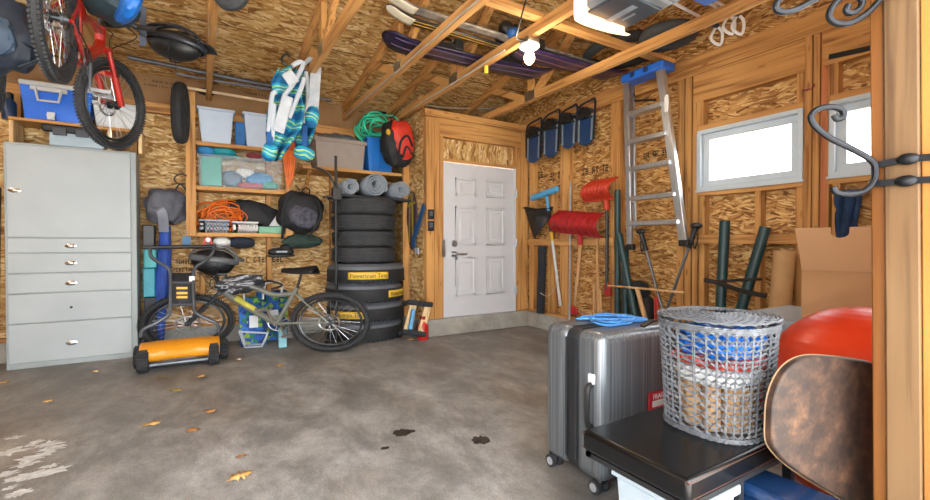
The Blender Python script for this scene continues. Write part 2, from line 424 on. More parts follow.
# --- the door
d = srt('door_1')
dc = mat('white_door', '#c9cbd0', .4, var=.02)
q = MB(); q.bb((DXL+.02, YD+.04, DZB+.02), (DXR-.02, YD+.08, DZT-.01)); q.build('door_leaf', dc, d, bevel=.004)
W, H = DXR-DXL, DZT-DZB
def panel(u0, u1, v0, v1):
    q = MB(); y = YD+.04
    x0, x1, z0, z1 = DXL+u0*W, DXL+u1*W, DZB+v0*H, DZB+v1*H
    for (r, dy) in ((0, -.006),):
        q.bb((x0, y-.012, z0), (x1, y+.004, z0+.03)); q.bb((x0, y-.012, z1-.03), (x1, y+.004, z1)); q.bb((x0, y-.012, z0), (x0+.035, y+.004, z1)); q.bb((x1-.035, y-.012, z0), (x1, y+.004, z1))
        q.bb((x0+.075, y-.010, z0+.07), (x1-.075, y+.004, z1-.07))
    q.build('door_panel', dc, d, bevel=.006)
for u0, u1 in ((.16, .43), (.58, .84)):
    panel(u0, u1, .14, .39); panel(u0, u1, .47, .72); panel(u0, u1, .79, .905)
q = MB(); q.bb((DXL, YD+.015, DZB), (DXL+.022, YD+.09, DZT)); q.bb((DXR-.022, YD+.015, DZB), (DXR, YD+.09, DZT)); q.build('door_jamb', dc, d)
q = MB(); q.bb((DXL, YD-.01, DZB-.012), (DXR, YD+.09, DZB+.02)); q.build('threshold', alu, d, bevel=.003)
hz = at(460, 254, Y=YD).z; hx = at(455, 254, Y=YD).x
q = MB(); q.bb((hx-.04, YD+.025, hz-.035), (hx+.04, YD+.04, hz+.035)); q.cyl((hx, YD+.03, hz), (hx, YD-.03, hz), .014); q.tube([(hx-.01, YD-.03, hz), (hx+.17, YD-.03, hz)], .012); q.build('door_handle', steel, d, bevel=.003)
hz2 = at(455, 243.5, Y=YD).z
q = MB(); q.cyl((hx, YD+.04, hz2), (hx, YD+.01, hz2), .045, 20); q.build('deadbolt', steel, d, bevel=.004)
for v in (.13, .46, .8):
    q = MB(); q.bb((DXR-.02, YD+.0, DZB+v*H), (DXR+.02, YD+.02, DZB+v*H+.11)); q.cyl((DXR-.005, YD+.0, DZB+v*H), (DXR-.005, YD+.0, DZB+v*H+.11), .012); q.build('hinge', steel, d)
q = MB(); q.bb((DXL-.03, YD-.004, hz-.03), (DXL+.015, YD+.012, hz+.19)); q.build('strike_plate', steel, d)
# --- right wall
b = MB(); 
W1 = (at(697.5, 160, X=XR).y, at(803, 150, X=XR).y); WZ = (at(697.5, 191.5, X=XR).z, at(697.5, 131.5, X=XR).z)
W2 = (at(829, 160, X=XR).y, at(829, 160, X=XR).y-(W1[0]-W1[1]))
ys = [YD+.09, W1[0], W1[1], W2[0], W2[1], YF]; OX = XR+.09
for i in range(5):
    if i in (1, 3):
        b.bb((OX, ys[i+1], 0), (OX+.02, ys[i], WZ[0])); b.bb((OX, ys[i+1], WZ[1]), (OX+.02, ys[i], 3.95))
    else: b.bb((OX, ys[i+1], 0), (OX+.02, ys[i], 3.95))
wr = struct(b.build('wall_right', osb_r))
def rst(pa, pb, z0, z1, m=None, dx=0, name='stud', py=160):
    ya, yb = at(pa, py, X=XR).y, at(pb, py, X=XR).y
    return stud(wr, (XR+dx, yb, z0), (OX, ya, z1), m, name)
for i, (a, c) in enumerate(((529.5, 533.5), (560, 568.5), (610.5, 620), (677, 683.5), (685, 691))): rst(a, c, .25, ZP-.09, dx=.004*(i % 2))
rst(547, 553, .25, 1.9, dx=.02)
rst(804, 811, .25, ZP-.09); rst(812, 818.5, .25, ZP-.09, dx=.006); rst(820, 827, .25, ZP-.09, wred, dx=.003)
zw0, zw1 = WZ
for (ya, yb) in (W1, W2):
    stud(wr, (XR+.004, ya, .25), (OX, ya+.05, 2.55)); stud(wr, (XR+.004, yb-.045, .25), (OX, yb, 2.55))
    stud(wr, (XR+.002, yb-.045, 2.535), (OX, ya+.05, ZP-.094), wy, 'header')
    stud(wr, (XR+.003, yb, zw1), (OX, ya, zw1+.05), wy, 'window_head'); stud(wr, (XR+.003, yb, zw0-.05), (OX, ya, zw0), wy, 'window_sill')
    stud(wr, (XR+.005, ya-.05, zw1+.05), (OX, ya-.001, 2.535)); stud(wr, (XR+.005, yb+.001, zw1+.05), (OX, yb+.05, 2.535))
    for k in (.05, .62, .97):
        y = ya+(yb-ya)*k; stud(wr, (XR+.006, y-.025, .25), (OX, y+.025, zw0-.05))
stud(wr, (XR, YF, ZP-.09), (OX, YD+.09, ZP-.045), wy, 'top_plate'); stud(wr, (XR-.004, YF, ZP-.045), (OX, YD+.09, ZP), wy, 'top_plate')
stud(wr, (XR, YF, ZP), (OX, YD+.9, ZP+.09), wy, 'truss_chord')
stud(wr, (XR-.01, YF, .21), (OX, YD, .25), wy, 'bottom_plate')
q = MB(); q.bb((XR-.02, YF, 0), (OX+.02, YD+.1, .21)); q.build('foundation_curb', kerb, wr, bevel=.008)
ra = at(526, 242, X=XR-.04); rb = at(613, 241, X=XR-.04); z1, z0 = at(567, 238.6, X=XR-.04).z, at(567, 245.4, X=XR-.04).z
stud(wr, (XR-.04, rb.y, z0), (XR, ra.y-.02, z1), wy, 'rail')
ra = at(690, 239, X=XR-.04); rb = at(797, 239, X=XR-.04); z1, z0 = at(745, 234.4, X=XR-.04).z, at(745, 244, X=XR-.04).z
stud(wr, (XR-.04, rb.y, z0), (XR, ra.y, z1), wy, 'rail')
# printing on the boards
for (px, py, w, h, s) in ((606, 168, .75, .085, 3), (541, 175, .12, .1, 4), (666, 152, .55, .06, 5), (555, 176, .2, .1, 7)):
    p = at(px, py, X=OX); stamp(wr, p+V((0, w/2, 0)), (0, -1, 0), (0, 0, 1), w, h, 1, s, (-1, 0, 0))
q = MB(); q.bar(at(829, 57, X=XR-.004), at(882, 45.5, X=XR-.004), .012, .035); q.build('shadow_gap_strip', mat('shadow_gap_paint', '#1f1d1c', .9), wr)  # shadowed gap above the right-hand window, painted in as a dark bar
# windows
vin = mat('white_vinyl', '#b4c0c8', .4, var=.03)
g, n, bs = nt('window_glass'); L = n.links; n.nodes.remove(bs)
tr = n.nodes.new('ShaderNodeBsdfTransparent'); gl = n.nodes.new('ShaderNodeBsdfGlossy'); gl.inputs['Roughness'].default_value = .02
mx = n.nodes.new('ShaderNodeMixShader'); mx.inputs[0].default_value = .06
L.new(tr.outputs[0], mx.inputs[1]); L.new(gl.outputs[0], mx.inputs[2]); L.new(mx.outputs[0], n.nodes['Material Output'].inputs['Surface'])
for i, (ya, yb) in enumerate((W1, W2)):
    w = srt('window_%d' % (i+1))
    def ring(x0, x1, e, t, name, m):
        q = MB(); a, c, z0, z1 = ya-e, yb+e, zw0+e, zw1-e
        q.bb((x0, c, z0), (x1, a, z0+t)); q.bb((x0, c, z1-t), (x1, a, z1)); q.bb((x0, c, z0+t), (x1, c+t, z1-t)); q.bb((x0, a-t, z0+t), (x1, a, z1-t)); return q.build(name, m, w, bevel=.003)
    ring(XR-.012, OX+.03, .0, .035, 'window_frame', vin); ring(XR+.03, OX+.02, .035, .06, 'sash', vin)
    q = MB(); q.bb((XR+.06, yb+.09, zw0+.09), (XR+.066, ya-.09, zw1-.09)); q.build('pane', g, w)
    q = MB(); q.bb((XR-.02, yb-.01, zw0-.012), (XR+.06, ya+.01, zw0+.006)); q.build('sill_strip', vin, w)
# --- roof
q = MB()
def rsec(y0, y1, x0=XL-.3, x1=XR+.6): 
    q.add([(x0, y0, roofz(y0)), (x1, y0, roofz(y0)), (x1, y1, roofz(y1)), (x0, y1, roofz(y1)), (x0, y0, roofz(y0)+.02), (x1, y0, roofz(y0)+.02), (x1, y1, roofz(y1)+.02), (x0, y1, roofz(y1)+.02)],
          [(0, 1, 2, 3), (4, 7, 6, 5), (0, 4, 5, 1), (2, 6, 7, 3), (0, 3, 7, 4), (1, 5, 6, 2)])
rsec(1.6, YB+.5); rsec(-1.3, 1.6)  # front slope runs on as an unseen overhang, added to block sky light
GB = MB(); GB.bb((XR+.09, YD+.09, ZP), (XR+.11, YB+.4, 3.95)); GB.build('gable_board', osb_r, wr); GB = MB(); GB.bb((XR+.09, YF, 3.5), (XR+.11, YD+.1, 3.96)); q1 = MB(); q1.bb((XJ, YD+.09, ZP-.03), (XR+.09, YB, ZP-.01)); q1.build('back_room_light_lid', osb_c, wdr); q0 = MB(); q0.bb((XJ, YB, 2.6), (XR+.1, YB+.02, 3.13)); q0.build('eave_board', osb_b, wb)  # back room lid and gable board added to stop light leaking over the door
ce = struct(q.build('ceiling', osb_c))
for y in (4.93, 3.71, 2.49):   # panel joints
    q = MB(); q.bar((XL, y, roofz(y)-.004), (XR, y, roofz(y)-.004), .006, .008); q.build('panel_joint', mat('joint_shadow_gap', '#6b4a22', .8), ce)
TX = [-1.75, -.78, .1, .98, 1.73, 2.37, 3.42]
for i, x in enumerate(TX):
    t = thing('roof_truss', ['pine roof truss in the left corner, above the hanging bikes', 'pine roof truss over the grey cabinet, behind the hanging red bike',
       'pine roof truss seen edge-on, right of the black helmet near the ceiling', 'pine roof truss above the hanging turquoise beach chairs', 'pine roof truss ending above the blue bin and red backpack',
       'pine roof truss carrying the bare light bulb', 'pine roof truss running under the garage door opener to the top of the white door'][i], 'roof truss', 'roof trusses')
    e = YB+.0 if x < XJ else YD+.3
    w = .055
    q = MB(); q.bb((x-w/2, YF, ZP+.001), (x+w/2, e, ZP+.09)); q.build('bottom_chord', wy, t, bevel=.003)
    q = MB(); y1 = YB
    q.bar((x, 1.6, roofz(1.6)-.05), (x, y1, roofz(y1)-.05), w, .09); q.build('top_chord', wy, t, bevel=.003)
    for (ya, yb, k) in ((4.15, 4.15, 0), (4.10, 3.30, 1), (4.25, 4.95, 1))+(() if i == 6 else ((2.2, 2.2, 0), (2.3, 3.05, 1))):
        q = MB(); q.bar((x+.0, ya, ZP+.05), (x+.0, yb, roofz(yb)-.06), w*.9, .08, up=(0, 1, 0)); q.build('web', wz if not k else wy, t)
    q = MB(); q.bb((x-w/2-.003, 4.06, ZP+.01), (x+w/2+.003, 4.24, ZP+.12)); q.build('gusset_plate', steel, t)
# board across the trusses
pa, pb = at(480, 4, Z=ZP+.09), at(690, 68, Z=ZP+.09)
yb_ = (pa.y+pb.y)/2
q = MB(); q.bb((1.5, yb_-.045, ZP+.091), (4.07, yb_+.045, ZP+.13)); tag(q.build('ceiling_board', wx), 'flat pine board lying across the truss chords behind the door opener', 'board')
# white conduit / twine lines above
# front wall with the garage opening (unseen, put in to cut foreground light)
q = MB(); q.bb((2.07, YF-.38, 0), (XR+.11, YF-.30, 4.0)); q.bb((XL-.02, YF-.38, 2.45), (2.07, YF-.30, 4.0)); wf = struct(q.build('wall_front', osb('strand_board_front', 'x', 'z', OC, 1.5)))
q = MB(); q.bb((XL, YF-.38, 0), (XL+.5, YF-.30, 2.45)); q.build('wall_end', wx, wf)
PX = 1.9
# ================================================================== shared shapes
def pxr(x0, y0, x1, y1, Y):
    m = (x0+x1)/2; n = (y0+y1)/2
    return at(x0, n, Y=Y).x, at(x1, n, Y=Y).x, at(m, y1, Y=Y).z, at(m, y0, Y=Y).z
def frustum(mb, x0, x1, y0, y1, z0, z1, tp, t=.008):
    """open tapered tub"""
    def ringv(z, k, e): return [(x0+k+e, y0+k+e, z), (x1-k-e, y0+k+e, z), (x1-k-e, y1-k-e, z), (x0+k+e, y1-k-e, z)]
    vs = ringv(z0, tp, 0)+ringv(z1, 0, 0)+ringv(z1, 0, t)+ringv(z0+t, tp, t)
    fs = [(3, 2, 1, 0)]
    for a, b in ((0, 4), (4, 8), (8, 12)):
        for k in range(4): l = (k+1) % 4; fs.append((a+k, a+l, b+l, b+k))
    fs.append((12, 13, 14, 15)); return mb.add(vs, fs)
def tub(name, label, cat, x0, x1, y0, y1, z0, z1, tp, m, group=None, rimh=.03):
    t = thing(name, label, cat, group)
    q = MB(); frustum(q, x0, x1, y0, y1, z0, z1, tp); q.build('tub_body', m, t, bevel=.006)
    q = MB(); e = .012
    for a, b in (((x0-e, y0-e, z1-rimh), (x1+e, y0, z1)), ((x0-e, y1, z1-rimh), (x1+e, y1+e, z1)), ((x0-e, y0, z1-rimh), (x0, y1, z1)), ((x1, y0, z1-rimh), (x1+e, y1, z1))): q.bb(a, b)
    q.build('rim', m, t, bevel=.003); return t
def wheel(parent, c, ax, up, rx, rz, tw, name='tire', mt=None, disc=True, spokes=28, rimm=None, discside=1):
    """bicycle wheel: ax = axle direction, rx/rz half sizes along the ground and up"""
    ax = V(ax).normalized(); up = V(up); M = frame(c, ax.cross(up)*-1, z=None, y=up) if False else frame(c, up.cross(ax), y=up)
    N = 48
    def el(f, w=0): return [M @ V((math.cos(2*math.pi*i/N)*rx*f, math.sin(2*math.pi*i/N)*rz*f, w)) for i in range(N)]
    q = MB(); q.tube(el(1-tw/2/rz), tw/2, 10, closed=True)
    for i in range(90):   # tread knobs
        a = 2*math.pi*i/90
        for w in (-.3, .3):
            p = M @ V((math.cos(a)*(rx-.002), math.sin(a)*(rz-.002), w*tw)); q.box(p, (.012, .012, .012))
    T = q.build(name, mt or rubber, parent)
    q = MB(); q.tube(el(1-tw*1.25/rz), tw*.22, 6, closed=True); q.build('rim', rimm or darksteel, T)
    q = MB(); q.cyl(M @ V((0, 0, -.05)), M @ V((0, 0, .05)), .018, 12); q.cyl(M @ V((0, 0, -.03)), M @ V((0, 0, -.02)), .034, 16); q.cyl(M @ V((0, 0, .03)), M @ V((0, 0, .02)), .034, 16); q.build('hub', darksteel, T)
    q = MB(); f = 1-tw*1.3/rz
    for i in range(spokes):
        a = 2*math.pi*i/spokes; b = a+(.35 if i % 4 < 2 else -.35); s = .025 if i % 2 else -.025
        q.tube([M @ V((math.cos(b)*.032, math.sin(b)*.032, s)), M @ V((math.cos(a)*rx*f, math.sin(a)*rz*f, 0))], .0018, 4)
    q.build('spokes', steel, T)
    if disc:
        q = MB(); d = discside*.04; kx = rx/rz
        for i in range(10):
            a = 2*math.pi*i/10
            q.bar(M @ V((.03*math.cos(a)*kx, .03*math.sin(a), d)), M @ V((.075*math.cos(a+.5)*kx, .075*math.sin(a+.5), d)), .006, .004)
        q.tube([M @ V((.082*math.cos(2*math.pi*i/30)*kx, .082*math.sin(2*math.pi*i/30), d)) for i in range(30)], .008, 6, closed=True)
        q.build('brake_disc', steel, T)
    return T
def bike(t, o, fwd, up, sx, fm, steer=0, grips=True, accent=None, r=.32, tw=.058, crank=200, side=1):
    """mountain bike with its rear contact point at o"""
    fwd = V(fwd).normalized(); up = V(up).normalized(); sd = fwd.cross(up).normalized()   # sd: rider's right
    up = sd.cross(fwd).normalized()
    def P(x, z, s=0): return V(o)+fwd*(x*sx)+up*z+sd*s
    rh, fh, bb, st, sat, ht, hb = P(0, r), P(1.12, r), P(.43, r-.02), P(.27, .70), P(.235, .86), P(.855, .80), P(.89, .67)
    wheel(t, rh, sd, up, r*sx, r, tw, discside=-1)
    q = MB()
    q.tube([ht, hb], .032, 12); q.tube(spline([hb+(ht-hb)*.7, P(.62, .70), P(.45, .62), st-up*.06], 5), [.026]*16, 10)
    q.tube(spline([hb+(ht-hb)*.15, P(.78, .57), bb], 6), .034, 10)
    q.tube([bb, st], .024, 10)
    for s in (-1, 1):
        q.tube([bb+sd*s*.03, P(.2, r-.005, s*.05), rh+sd*s*.062], .012, 8); q.tube([st-up*.08+sd*s*.015, P(.16, .5, s*.045), rh+sd*s*.062], .010, 8)
    q.cyl(bb-sd*.04, bb+sd*.04, .026, 14)
    q.build('frame', fm, t)
    if accent: q = MB(); q.tube([hb+(bb-hb)*.28+up*.004, hb+(bb-hb)*.62+up*.004], .0355, 10); q.build('frame_decal', accent, t)
    q = MB(); q.tube([st-(sat-st)*.2, sat], .014, 8); q.build('seat_post', black, t)
    q = MB(); q.surf(lambda u, v: sat+fwd*((v-.42)*.27*sx)+sd*((u-.5)*(.19*(1-v)**.7+.035))+up*(.045-.075*(2*u-1)**2*(1-v*.5)+.03*(1-v)**2), 11, 12); q.build('saddle', black, t, solid=.022)
    # fork and wheel steer together about the head tube
    hd = (ht-hb).normalized(); Rm = Matrix.Rotation(R(steer), 3, hd)
    def St(p): return hb+Rm @ (V(p)-hb)
    fh2 = St(fh); sd2 = Rm @ sd; fw2 = Rm @ fwd; up2 = Rm @ up
    q = MB(); q.bar(hb-hd*.03-sd2*.07, hb-hd*.03+sd2*.07, .05, .04, up=hd)
    for s in (-1, 1):
        a = hb-hd*.03+sd2*s*.062; b_ = fh2+sd2*s*.062; mid = a+(b_-a)*.5
        q.tube([a, mid], .016, 10); q.tube([mid-(mid-a)*.05, b_], .022, 10)
    q.bar(a+(b_-a)*.42-sd2*.124, a+(b_-a)*.42, .03, .03, up=fw2); q.build('fork', fm if accent is None else darksteel, t)
    wheel(t, fh2, sd2, up2, r*sx, r, tw, discside=-1)
    # bars
    top = ht+hd*.05; stem = top+fw2*.07*sx
    q = MB(); q.tube([ht, top, stem], .018, 8)
    bw = .34*sx; pts = [stem+sd2*(-bw)-fw2*.04, stem-sd2*bw*.4+up*.02, stem-sd2*.06, stem+sd2*.06, stem+sd2*bw*.4+up*.02, stem+sd2*bw-fw2*.04]
    q.tube(spline(pts, 4), .012, 8); H = q.build('handlebar', black, t)
    for s in (0, -1):
        a, b_ = pts[s], pts[1 if s == 0 else -2]
        q = MB(); q.tube([a, a+(b_-a)*.6], .019, 10); q.build('grip', rubber, H)
        q = MB(); c = a+(b_-a)*.7; q.ell(c+up*.0, (.03, .03, .025)); q.tube(spline([c, c+fw2*.05-up*.02, c+(a-b_)*.35+fw2*.06-up*.05], 4), .006, 6); q.build('brake_lever', darksteel, H)
    q = MB(); q.tube(spline([stem+sd2*bw*.4, stem+sd2*.1+fw2*.16+up*.02, ht+fw2*.12-up*.1, hb+fw2*.05+sd*.03], 6), .0035, 5); q.tube(spline([stem-sd2*bw*.4, stem-sd2*.1+fw2*.18+up*.05, ht+fw2*.1-up*.06, fh2+sd2*-.06+up2*.2], 6), .0035, 5); q.build('cable', black, H)
    # cranks
    q = MB(); kx = sx
    q.tube([bb+sd*.045+fwd*(math.cos(k*.2618)*.085*kx)+up*(math.sin(k*.2618)*.085) for k in range(24)], .006, 6, closed=True)
    for k in range(5): a = k*1.2566; q.bar(bb+sd*.045, bb+sd*.045+fwd*(math.cos(a)*.08*kx)+up*(math.sin(a)*.08), .012, .006, up=sd)
    for s in (1, -1):
        a = R(crank if s > 0 else crank+180); e = bb+sd*(.06*s)+fwd*(math.cos(a)*.17*kx)+up*(math.sin(a)*.17); q.bar(bb+sd*.06*s, e, .022, .014, up=sd)
    K = q.build('crankset', steel if accent else darksteel, t)
    for s in (1, -1):
        a = R(crank if s > 0 else crank+180); e = bb+sd*(.06*s)+fwd*(math.cos(a)*.17*kx)+up*(math.sin(a)*.17)
        q = MB(); c = e+sd*.06*s
        for d in (-.04, .04): q.bar(c+fwd*d*kx-sd*.05, c+fwd*d*kx+sd*.05, .012, .02)
        for d in (-.045, 0, .045): q.bar(c+sd*d-fwd*.045*kx, c+sd*d+fwd*.045*kx, .012, .018)
        q.build('pedal', steel, K)
    q = MB()
    for k, rr in enumerate((.03, .038, .046, .054)): q.tube([rh+sd*(.055-k*.006)+fwd*(math.cos(i*.3307)*rr*kx)+up*(math.sin(i*.3307)*rr) for i in range(19)], .003, 4, closed=True)
    q.build('cassette', darksteel, t)
    q = MB(); c1 = rh+sd*.05
    q.tube([c1+up*.05, bb+sd*.045+up*.085], .004, 4); q.tube([c1+fwd*.02*kx-up*.1, bb+sd*.045-up*.085], .004, 4); q.build('chain', darksteel, t)
    q = MB(); q.bar(c1+sd*.01-up*.02, c1+fwd*.02*kx-up*.12, .02, .02); q.cyl(c1+fwd*.02*kx-up*.1, c1+fwd*.02*kx-up*.1+sd*.01, .02); q.build('rear_derailleur', black, t)
def helmet(t, c, fwd, up, L, W, H, shell, core=None):
    M = frame(c, fwd, z=up)
    q = MB(M); q.ell((0, 0, 0), (L*.44, W*.40, H*.68), nu=24, nv=12); 
    q.build('foam_liner', core or black, t)
    q = MB(M)
    for k in (-2, -1, 0, 1, 2):
        y = k*W*.2
        def rib(u, v, y=y, k=k):
            a = math.pi*(.03+.94*u); ww = W*(.035 if k else .05)
            yy = y*(math.sin(a)**.5)+(v-.5)*2*ww
            zz = H*.86*math.sin(a)*math.sqrt(max(.05, 1-(y/(W*.55))**2))
            return V((L*.5*math.cos(a), yy, zz+H*.06))
        q.surf(rib, 16, 3)
    q.surf(lambda u, v: V((L*.5*math.cos(2*math.pi*u), W*.48*math.sin(2*math.pi*u), H*(-.02+.3*v))), 28, 3, cu=True)
    q.build('shell', shell, t, solid=.012)
    q = MB(M); q.surf(lambda u, v: V((L*.42+v*L*.2, (u-.5)*W*.8*(1-v*.25), H*.38-v*H*.06-abs(u-.5)**2*H*.5)), 8, 3); q.build('visor', shell, t, solid=.008)
    q = MB(M)
    for s in (-1, 1): q.tube(spline([(L*.1, s*W*.42, 0), (L*.05, s*W*.3, -H*.5), (0, 0, -H*.8)], 5), .006, 5)
    q.build('strap', blackf, t)
def backpack(t, c, w, h, d, body, pocket, M=None, rough=.16, seed=1, straps=True):
    M = M or Matrix.Translation(c)
    q = MB(M); q.ell((0, 0, 0), (w/2, d/2, h/2), p=2.7, rough=rough, rs=2.2, seed=seed, nu=36, nv=24); q.build('bag_body', body, t)
    q = MB(M); q.ell((w*.05, -d*.42, -h*.12), (w*.32, d*.2, h*.25), p=3, rough=rough*1.2, rs=3, seed=seed+4, nu=28, nv=18); q.build('front_pocket', pocket, t)
    q = MB(M); q.tube(spline([(-.05, 0, h*.46), (-.03, -.01, h*.6), (.03, -.01, h*.6), (.05, 0, h*.46)], 5), .008, 6); q.build('top_loop', blackf, t)
    if straps:
        for s in (-1, 1):
            q = MB(M); q.ribbon(spline([(s*w*.25, -d*.35, h*.4), (s*w*.42, -d*.55, .0), (s*w*.3, -d*.3, -h*.55), (s*w*.26, -d*.1, -h*.75)], 6), .03, .006, (1, 0, 0)); q.build('strap', blackf, t)
def rolledtube(mb, p, q, r, t=.25, n=20):
    """hollow roll with a spiral end"""
    p = V(p); q = V(q); d = (q-p).normalized(); M = frame(p, d.orthogonal(), z=d); Ln = (q-p).length
    turns = 3.2; N = 60; vs = []
    for i in range(N+1):
        a = i/N*turns*2*math.pi; rr = r*(.32+.68*i/N)
        vs.append(V((math.cos(a)*rr, math.sin(a)*rr, 0)))
    fs = []; n_ = len(vs)
    allv = [M @ v for v in vs]+[M @ (v+V((0, 0, Ln))) for v in vs]
    return mb.add(allv, [(i, i+1, n_+i+1, n_+i) for i in range(n_-1)])
# ================================================================== BACK WALL, LEFT HALF
YC = 5.70
# --- grey cabinet
gp = mat('grey_cabinet_paint', '#a3abae', .5, var=.07, scale=2.5)
gp2 = mat('grey_cabinet_carcass', '#949c9c', .5, var=.08, scale=3)
t = thing('storage_cabinet', 'tall grey painted cabinet with one big door above five drawers, left of the mower', 'cabinet')
cx0, cx1 = at(4.5, 250, Y=YC).x, at(137, 250, Y=YC).x
ztop = at(137, 152.5, Y=YC).z
q = MB(); q.bb((cx0, YC, .0), (cx1, YB-.14, ztop)); q.build('body', gp2, t, bevel=.006)
dx0, dx1 = at(8, 250, Y=YC).x, at(131.3, 250, Y=YC).x
lines = [238, 253, 272.5, 292, 321, 359.5]   # at x=65
Z = lambda y: at(65, y, Y=YC).z
def front(z0, z1, name, knob):
    q = MB(); q.bb((dx0, YC-.02, z0+.006), (dx1, YC+.002, z1-.006)); o = q.build(name, gp, t, bevel=.004)
    if knob:
        q = MB(); kx, kz = knob; M = frame((kx, YC-.02, kz), (1, 0, 0), y=(0, 0, 1))
        M2 = Matrix.Translation((kx, YC-.02, kz)) @ Matrix.Rotation(R(90), 4, 'X')
        q.lathe([(.046, 0), (.046, .003), (.026, .006), (.022, .009), (.014, .012), (.004, .0125)], M2, 20, sy=.5); q.build('knob', chrome, o)
front(Z(238), ztop-.02, 'door', (at(15, 190.5, Y=YC).x, at(15, 190.5, Y=YC).z))
kx = at(71.5, 283, Y=YC).x
ks = [246, 263, 283, None, 342.5]
for i in range(5): front(Z(lines[i+1]), Z(lines[i]), 'drawer', (kx, at(71.5, ks[i], Y=YC).z) if ks[i] else None)
q = MB(); q.cyl((kx, YC-.021, at(71.5, 307, Y=YC).z), (kx, YC-.01, at(71.5, 307, Y=YC).z), .012, 10); q.build('screw_hole', black, t)
q = MB(); q.bar((at(1.2, 330, Y=YC).x-.04, YC+.02, .0), (at(1.2, 330, Y=YC).x-.04, YC+.14, 1.72), .06, .02, up=(1, 0, 0)); tag(q.build('board', mat('dark_purple_paint', '#33283f', .5), bevel=.004), 'dark purple narrow board upright against the left edge of the grey cabinet', 'board')
# --- on the cabinet: plywood crate shelf, cooler, case, white bin
t = thing('wooden_rack', 'low open rack of raw pine boards on the grey cabinet, under the cooler', 'rack')
a0, a1 = at(9, 130, Y=YC+.05).x, at(142, 130, Y=YC+.05).x; zc = ztop; zs = at(60, 122, Y=YC+.05).z
q = MB(); q.bb((a0, YC+.03, zs-.03), (a1, YB-.1, zs)); q.build('shelf', wx, t, bevel=.003)
for x in (a0, a0+(a1-a0)*.72, a1-.03):
    q = MB(); q.bb((x, YC+.05, zc), (x+.03, YB-.12, zs-.03)); q.build('side_panel', wpale, t)
blue = mat('cooler_blue', '#0f6ae0', .35, var=.06); offw = mat('off_white_plastic', '#c9cfd3', .45, var=.04)
x0, x1, z0, z1 = pxr(19, 83, 92, 122, YC+.08); z0 = zs
t = thing('cooler', 'blue cooler with white lid rim on the rack above the grey cabinet', 'cooler')
q = MB(); frustum(q, x0, x1, YC+.09, YB-.12, z0, z1-.05, .03); q.bb((x0+.03, YC+.12, z0+.02), (x1-.03, YB-.14, z1-.06)); q.build('body', blue, t, bevel=.02)
q = MB(); q.bb((x0-.01, YC+.08, z1-.05), (x1+.01, YB-.11, z1)); q.build('lid', offw, t, bevel=.015)
q = MB(); hx0, hx1, hz0, hz1 = pxr(36, 90, 62, 102, YC+.08)
q.tube([(hx0, YC+.06, hz1), (hx0+.02, YC+.05, hz0), (hx1-.02, YC+.05, hz0), (hx1, YC+.06, hz1)], .013, 8); q.bb((hx0-.04, YC+.06, hz1-.02), (hx1+.04, YC+.09, hz1+.02)); q.build('handle', offw, t, bevel=.003)
q = MB(); hx0, hx1, hz0, hz1 = pxr(47, 114, 55, 121, YC+.07); q.bb((hx0, YC+.07, z0+.02), (hx1, YC+.1, z0+.09)); q.cyl(((hx0+hx1)/2, YC+.07, z0+.055), ((hx0+hx1)/2, YC+.05, z0+.055), .03, 16); q.build('drain_plug', offw, t)
x0, x1, z0, z1 = pxr(92, 103, 144, 127, YC+.1); z0 = zs
tub('storage_bin', 'white plastic tub on the rack behind the hanging front wheel, right of the blue cooler', 'bin', x0, x1-.06, YC+.12, YB-.12, z0, z1, .03, offw)
smoke = mat('smoky_clear_plastic', '#9fb2bf', .25, var=.05)
x0, x1, z0, z1 = pxr(41, 118, 98, 146, YC-.02); z0 = ztop
t = thing('tool_case', 'small case with black latched lid and smoky clear side on top of the grey cabinet', 'case')
q = MB(); q.bb((x0+.05, YC-.0, z0), (x1+.04, YC+.045, z0+.13)); q.build('box_side', smoke, t, bevel=.012)
q = MB(); q.bb((x0, YC-.02, z0+.13), (x1-.05, YC+.045, z0+.2)); q.build('lid', black, t, bevel=.015)
for k in (.2, .6): q = MB(); q.bb((x0+(x1-x0)*k, YC-.035, z0+.1), (x0+(x1-x0)*k+.1, YC-.015, z0+.17)); q.build('latch', mat('dark_grey_plastic', '#3a3f45', .4), t, bevel=.004)
c = at(9, 104, Y=YC+.2); t = thing('bottle', 'dark blue drink bottle at the left end of the rack, left of the cooler', 'bottle')
q = MB(); M = Matrix.Translation((c.x, YC+.2, zs)); q.lathe([(.05, 0), (.055, .02), (.055, .16), (.03, .2)], M, 18); q.build('body', mat('navy_plastic', '#1c3552', .3), t)
q = MB(); q.lathe([(.034, .2), (.034, .25), (.02, .262)], M, 16); q.build('cap', black, t)
# --- wall shelf
YS = 5.80
t = thing('shelf_unit', 'pine wall shelf unit with three boards holding white bins and orange cords', 'shelf')
q = MB(); u0, u1 = at(186, 200, Y=YS).x, at(196, 200, Y=YS).x; zt, zb = at(190, 92, Y=YS).z, at(190, 236, Y=YS).z
SHZ = [at(240, 145, Y=YS).z, at(240, 188, Y=YS).z, at(240, 233, Y=YS).z]
q.bb((u0, YS-.02, zb), (u1, YS+.02, zt)); q.build('upright', wz, t, bevel=.003)
v0, v1 = at(285.5, 200, Y=YS).x, at(293, 200, Y=YS).x
q = MB(); q.bb((v0, YS-.02, at(289, 246, Y=YS).z), (v1, YS+.02, at(289, 131, Y=YS).z)); q.build('upright', wz, t, bevel=.003)
for i, z in enumerate(SHZ):
    q = MB(); q.bb((u0+.005, YS+.0, z-.045), (v1-.005, YB-.005, z)); q.build('shelf', wx, t, bevel=.003)
